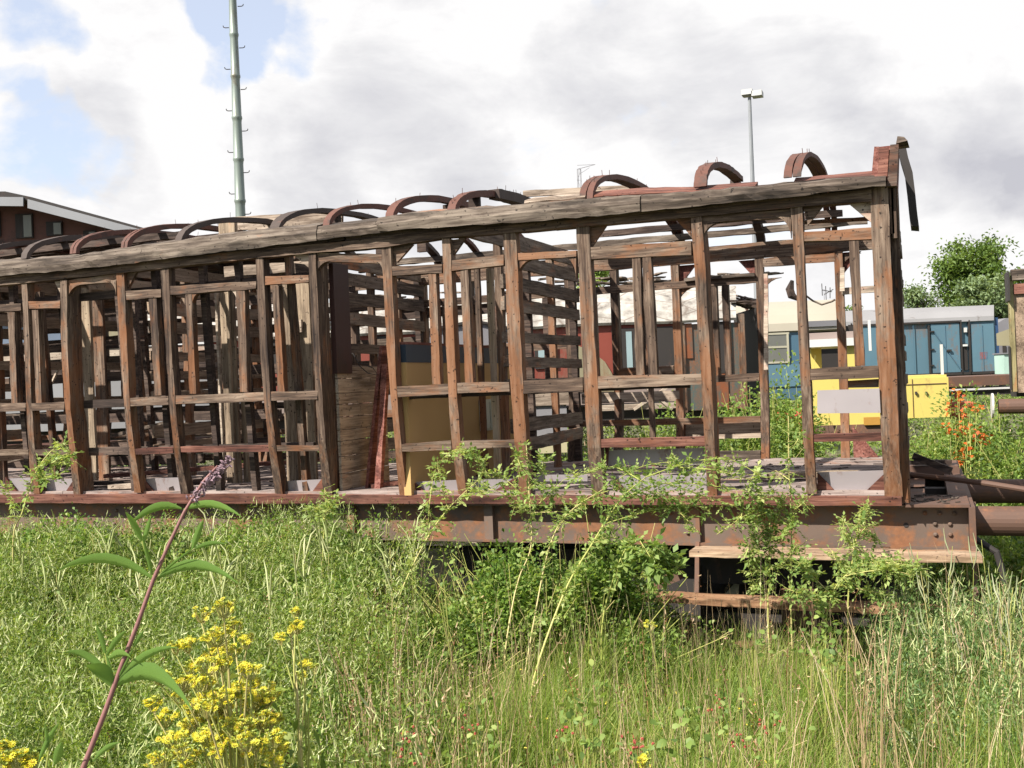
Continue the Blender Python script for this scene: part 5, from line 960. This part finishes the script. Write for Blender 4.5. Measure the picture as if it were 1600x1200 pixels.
rose('rose_shoot', 'tall thin leafy shoot rising across the open bay to the floor', [(1236, 960), (1237, 880), (1236, 800), (1233, 740), (1232, 650)], 6.4, [((1236, 800), (1250, 790), (1262, 778)), ((1234, 750), (1222, 742), (1212, 735)), ((1233, 700), (1245, 690), (1250, 675)), ((1237, 860), (1255, 850), (1262, 840))], dens=45)
rose('rose_shoot', 'pale leafy shoot before the right end of the solebar', [(1325, 960), (1330, 890), (1338, 840), (1345, 795)], 6.2, [((1335, 860), (1320, 830), (1318, 810)), ((1338, 840), (1360, 820), (1372, 845)), ((1340, 820), (1352, 805), (1350, 790)), ((1332, 880), (1350, 870), (1375, 880), (1400, 870)), ((1332, 890), (1310, 880), (1300, 860))], dens=110, leafL=.026)
rose('rose_shoot', 'low leafy shoot filling the shade under the right footboard', [(1290, 990), (1300, 930), (1320, 900), (1350, 880)], 5.9, [((1300, 930), (1270, 900), (1250, 880)), ((1320, 900), (1380, 890), (1430, 900)), ((1310, 915), (1340, 920), (1390, 930)), ((1350, 880), (1400, 880), (1440, 890)), ((1300, 940), (1260, 930), (1230, 920))], dens=120)
rose('rose_shoot', 'drooping leafy rose tip hanging beside the rusty spring hanger', [(940, 990), (960, 900), (985, 850), (1020, 850), (1040, 900)], 5.9, [((985, 850), (1010, 870), (1025, 890)), ((1020, 850), (1045, 870), (1060, 890)), ((1000, 845), (1020, 880), (1015, 905))], dens=90, leafL=.045)
# ---- buddleia shoot close to the camera
lf_bud = leaf('buddleia_leaf', (.13, .23, .05), (.18, .31, .07), (.24, .38, .1), .45); m_bst = paint('reddish_buddleia_stem', (.20, .09, .08), (.1, .05, .04), .3, .6, 20); m_bfl = paint('faded_purple_flower', (.20, .13, .15), (.1, .06, .06), .4, .9, 60)
BD = 1.9
def bl(base, tip, wd, bend, n=9, fold=.25, sidev=None):    # one lance leaf with a midrib fold
    base = np.array(base); tip = np.array(tip); d = tip-base; L = np.linalg.norm(d); S = unit(np.cross(d, FW+UZ*.35)) if sidev is None else unit(sidev); Nn = unit(np.cross(S, d)); V = []
    for i in range(n):
        t = i/(n-1); c = base+d*t+UZ*bend*4*t*(1-t)*L; w_ = wd*math.sin(math.pi*min(1, t*.94+.04))**.8*(1-.35*t)*(1+random.uniform(-.06, .06)); 
        V += [c-S*w_/2+Nn*abs(w_)*fold, c, c+S*w_/2+Nn*abs(w_)*fold]
    F = []
    for i in range(n-1):
        for j in (0, 1): F.append((3*i+j, 3*i+j+1, 3*i+j+4, 3*i+j+3))
    return np.array(V), np.array(F)
st = [(100, 1280), (130, 1200), (165, 1110), (190, 1040), (215, 975), (240, 905), (262, 855), (288, 800), (318, 752)]
bp_ = QD(100, 1280, BD); bp_ = np.array([bp_[0], bp_[1], float(gz(bp_[0], bp_[1]))]); bud = empty('buddleia', bp_, 'tall buddleia shoot close to the camera with lance leaves and a faded purple flower spike', 'shrub')
m = MB(); m.tube([bp_]+[QD(x, y, BD) for x, y in st]+[QD(340, 728, BD)], [.0072, .0058, .0052, .0048, .0044, .004, .0038, .0033, .003, .0026, .002], 10); m.build('stem', m_bst, bud, smooth=True)
m = MB()
for i in range(150):
    t = random.random()**.8; c = QD(300+62*t, 783-66*t, BD)+rng.normal(0, .0035*(1.25-t*.8), 3); q = c+unit(rng.normal(0, 1, 3)+UZ*.6)*.009; m.tube([c, (c+q)/2, q], [.0009, .0025, .0008], 4)
m.build('flower_spike', m_bfl, bud)
for (b0, t0, wd, bend) in (((284, 795), (205, 818), .020, .16), ((286, 797), (378, 808), .018, .14), ((240, 905), (88, 893), .026, .17), ((243, 905), (372, 912), .026, .17), ((238, 902), (222, 838), .010, .02), ((222, 848), (196, 800), .016, .05), ((224, 848), (236, 806), .010, .03), ((248, 900), (305, 855), .006, .02), ((300, 860), (318, 812), .014, .05), ((305, 858), (352, 850), .012, .08),
        ((178, 1073), (300, 1110), .045, .26), ((176, 1073), (135, 1040), .04, .1), ((176, 1068), (98, 1020), .02, .18), ((180, 1068), (278, 1012), .018, .12), ((178, 1070), (165, 1020), .008, .0), ((165, 1025), (150, 975), .012, .03), ((166, 1025), (198, 985), .012, .06), ((182, 1066), (210, 1010), .006, .0), ((208, 1012), (225, 985), .010, .03), ((170, 1030), (205, 1028), .02, .14),
        ((60, 1190), (92, 1130), .012, .06), ((85, 1195), (96, 1160), .02, .0), ((75, 1170), (70, 1130), .008, .0), ((145, 1190), (188, 1160), .012, .1)):
    V, F = bl(QD(*b0, BD), QD(t0[0], t0[1], BD-.02+random.uniform(-.02, .02)), wd, bend); lb = LB(); vr = np.full(len(V), random.random()*.5); vr[1::3] += .5; lb.put(V, F, vr); o = lb.build('leaf', [lf_bud], bud)
    for p in o.data.polygons: p.use_smooth = True
m = MB(); m.tube([QD(240, 904, BD), QD(228, 865, BD), QD(222, 845, BD)], .0016, 6); m.tube([QD(243, 904, BD), QD(280, 872, BD), QD(304, 857, BD)], .0016, 6); m.tube([QD(177, 1070, BD), QD(168, 1040, BD), QD(164, 1020, BD)], .0016, 6); m.tube([QD(180, 1070, BD), QD(200, 1030, BD), QD(208, 1010, BD)], .0014, 6); m.tube([QD(60, 1260, BD), QD(72, 1200, BD), QD(78, 1160, BD)], .0018, 6); m.build('twig', lf_stem, bud)
# ---- ragwort
m_yel = leaf('ragwort_yellow', (.58, .52, .02), (.62, .58, .04), (.66, .64, .10), .4); m_org = leaf('ragwort_disc', (.42, .28, .02), (.48, .36, .02), (.5, .42, .03), .05); m_budg = leaf('ragwort_bud', (.2, .27, .05), (.34, .38, .06), (.48, .48, .08), .1)
def ragwort(lab, px, d, heads, lean=0, basepx=None, petal=.0085):
    b = QD(basepx or px, 600, d); b[2] = gz(b[0], b[1]); o = empty('ragwort', b, lab, 'ragwort', 'yellow ragwort plants in the foreground'); sl_ = LB()
    for (hx, hy, r_, cnt) in heads:
        hub = QD(hx, hy+r_*1.1, d+random.uniform(-.12, .12)); mid = (b*.45+hub*.55)+np.array([random.uniform(-.02, .02), 0, 0]); mid[2] = hub[2]-.12-random.random()*.08
        sl_.stemline([b+np.array([random.gauss(0, .02), random.gauss(0, .02), 0]), b*.75+mid*.25+UZ*.1, mid, hub], [.004, .0035, .003, .002], 0, random.random()); fl = LB()
        for i in range(int(cnt*3.8)):
            a = random.random()*6.283; rr = r_/FPX*d*math.sqrt(random.random()); c = hub+r0*math.cos(a)*rr+FW*math.sin(a)*rr+UZ*(.018+random.gauss(0, .006)+r_/FPX*d*.8)-UZ*rr*.5
            sl_.stemline([hub, (hub+c)/2-UZ*.008, c], [.0014, .001, .0013], 0, random.random())
            if random.random() < .42:
                for q in range(2): fl.leaves(np.array([c]*4), np.array([[math.cos(z_), math.sin(z_), 1.3] for z_ in np.arange(4)*1.57+q*.8]), .010, .006, 2, droop=0)
                continue
            nn = unit(np.array([random.gauss(0, .5), random.gauss(-.4, .5), 1.0])); A = unit(np.cross(nn, [1, .3, 0])); Bv = np.cross(nn, A); k_ = 11; th = np.arange(k_)*2*math.pi/k_+random.random(); D = A[None]*np.cos(th)[:, None]+Bv[None]*np.sin(th)[:, None]
            fl.leaves(c+D*.0028, D+nn*random.uniform(-.2, .5), petal*rng.uniform(.8, 1.1, k_), petal*.36, 0, np.full(k_, random.random()), 0, up=np.tile(nn, (k_, 1)))
            th = np.arange(6)*1.047; D = A[None]*np.cos(th)[:, None]+Bv[None]*np.sin(th)[:, None]; fl.leaves(np.array([c+nn*.001]*6), D+nn*.5, .0045, .0045, 1, np.full(6, random.random()), 0, up=np.tile(nn, (6, 1)))
            fl.leaves(np.array([c-nn*.006]*5), D[:5]*.6+nn, .007, .005, 2, None, 0)
        fl.build('flower_cluster', [m_yel, m_org, m_budg], o)
    n = 90; t = rng.random(n); hz_ = QD(px, heads[0][1], d)[2]; Pn = b[None]+UZ*((hz_-b[2])*t*.85)[:, None]+rng.normal(0, .05, (n, 3))*np.array([1, 1, .2]); lv = LB(); lv.leaves(Pn, rng.normal(0, 1, (n, 3))+UZ*.3, .06, .018, 0, droop=.3); sl_.build('stem', [lf_stem], o); lv.build('leaves', [lf_mug], o)
hd = [(350, 945, 18, 8), (315, 958, 14, 5), (340, 985, 24, 14), (365, 975, 16, 9), (295, 1005, 14, 6), (355, 1010, 22, 12), (385, 1000, 14, 6), (330, 1020, 14, 6), (275, 1012, 10, 4), (300, 1040, 12, 5), (250, 1055, 14, 7), (285, 1062, 18, 10), (320, 1060, 20, 12), (350, 1080, 24, 14), (390, 1062, 20, 12), (420, 1078, 20, 12), (400, 1095, 22, 14), (340, 1110, 26, 16), (300, 1105, 22, 10), (260, 1115, 20, 8),
      (370, 1125, 26, 14), (415, 1120, 22, 12), (240, 1100, 12, 6), (330, 1140, 24, 12), (385, 1150, 22, 10), (280, 1150, 20, 8), (300, 1175, 16, 8), (400, 1170, 20, 8), (430, 1150, 18, 8), (440, 1170, 14, 7), (290, 1195, 18, 8), (390, 1205, 18, 8)]
for i in range(34):
    y_ = random.uniform(1035, 1200); w_ = 45+(y_-1035)*.42; hd.append((345+random.uniform(-w_, w_), y_, random.uniform(12, 20), random.randint(4, 8)))
hx_ = [q for i, q in enumerate(hd) if i < 20 or (i > 31 and i % 2)]; hy_ = [q for i, q in enumerate(hd) if not (i < 20 or (i > 31 and i % 2))]
ragwort('big yellow ragwort full of flower heads just right of the buddleia stem', 340, 3.0, hx_, basepx=345); ragwort('second yellow ragwort clump low at the bottom edge below the big one', 370, 2.8, hy_, basepx=360)
ragwort('slim ragwort stem with few yellow heads right of the big clump', 462, 3.1, [(462, 958, 10, 5), (464, 978, 12, 6), (440, 1000, 8, 3), (478, 1040, 10, 5), (455, 990, 6, 3), (492, 1048, 6, 2), (470, 1060, 8, 3)], basepx=450)
ragwort('small ragwort tuft at the bottom left corner', 20, 2.4, [(8, 1170, 12, 5), (28, 1185, 14, 7), (50, 1195, 12, 6), (10, 1195, 12, 6)], basepx=20); ragwort('tiny ragwort in the grass before the lower footboard', 1015, 5.6, [(1015, 975, 10, 6)], basepx=1015); ragwort('lone ragwort head at the bottom edge in the right half', 1005, 2.9, [(1005, 1192, 10, 4)], basepx=1005)
# ---- bramble sprays with unripe red berries
m_ber = paint('unripe_red_berry', (.28, .05, .03), (.1, .02, .01), .3, .5, 30)
for i, (px, py, d, lab) in enumerate(((638, 1140, 3.3, 'red bramble berries low in the grass below the left rose shoot'), (643, 1178, 2.9, 'red bramble berries at the bottom edge left of centre'), (880, 1140, 3.3, 'red bramble berries low in the centre of the grass'), (985, 1160, 3.1, 'red bramble berries near the bottom edge right of centre'), (1005, 1178, 2.9, 'bramble berries touching the bottom edge, dark red, right of centre'), (1120, 1095, 3.6, 'orange red berries highest in the grass below the footboards'), (1200, 1135, 3.4, 'orange berries low in the grass at centre right'), (1155, 1160, 3.2, 'red berries just above the bottom edge at centre right'), (740, 1135, 3.3, 'single small red berry cluster in straw left of centre'))):
    c = QD(px, py, d); b = c.copy(); b[2] = gz(b[0], b[1]); b[0] += .1; o = empty('berry_spray', b, lab, 'bramble spray', 'bramble sprays with red berries'); lb = LB(); lb.stemline([b, (b+c)/2+UZ*.05, c], .002, 0, .5); lb.build('stem', [lf_stem], o); m = MB()
    for j in range(7):
        p = c+rng.normal(0, .016, 3)
        for q in range(9): s_ = p+unit(rng.normal(0, 1, 3))*.003; m.tube([s_-UZ*.0022, s_-UZ*.001, s_+UZ*.001, s_+UZ*.0022], [.0006, .0022, .0022, .0006], 5)
    m.build('berries', m_ber, o, smooth=True); lv = LB(); n = 12; lv.leaves(c+rng.normal(0, .05, (n, 3)), rng.normal(0, 1, (n, 3))+UZ*.5, .03, .018, two=True); lv.build('leaves', [lf_rose], o)
for i, (px, py, d) in enumerate(((1260, 990, 5.0), (1285, 1020, 4.8), (1300, 1040, 4.7), (1180, 1000, 5.1), (930, 1155, 3.4), (1065, 1165, 3.2), (912, 1110, 3.5), (1300, 985, 5.0), (450, 1170, 3.3), (700, 900, 5.6))):
    c = QD(px, py, d); b = c.copy(); b[2] = gz(b[0], b[1]); lv = LB(); n = 24; lv.leaves(c+rng.normal(0, .05, (n, 3)), rng.normal(0, .6, (n, 3))+np.array([0, -.3, .5]), .036, .027, 0, two=True)
    for j in range(4): lv.stemline([b, (b+c)/2, c+rng.normal(0, .04, 3)], .0025, 1, .3)
    lab = ['just right of the tall open bay shoot', 'below the right footboard', 'among the tall bleached stalks', 'in front of the lower footboard', 'at the bottom edge left of the red berries', 'at the bottom edge between two berry sprays', 'low in the middle of the grass', 'topmost in the right grass', 'right of the ragwort foot', 'in the shade below the ochre partition'][i]
    o = lv.build('bramble_seedling', [lf_back, lf_stem], base=b); tag(o, 'broad leaved bramble seedling '+lab, 'bramble')

# ---- orange flowering plant behind the coach's end
for px, py0, py1, dd, lab in ((1497, 618, 700, 13.2, 'plant with loose orange flowers between the yellow hood and the white collared buffer'), (1512, 632, 680, 12.6, 'smaller orange flowered plant just right of the taller orange one')):
    b_ = QD(px, py1, dd); b_[2] = gz(b_[0], b_[1]); o = empty('orange_flower_plant', b_, lab, 'flowering plant'); t_ = QD(px, py0, dd); lb = LB(); fl = LB()
    for i in range(9):
        e = b_+(t_-b_)*random.uniform(.6, 1)+np.array([random.gauss(0, .09), random.gauss(0, .08), 0]); lb.stemline([b_, (b_+e)/2, e], .006, 0, .4); n = 9; fl.leaves(e+rng.normal(0, .045, (n, 3)), rng.normal(0, 1, (n, 3)), .055, .05, 0)
    lb.build('stem', [lf_stem], o); fl.build('flowers', [leaf('orange_petal', (.35, .06, .01), (.5, .12, .02), (.5, .2, .04), .3)], o)
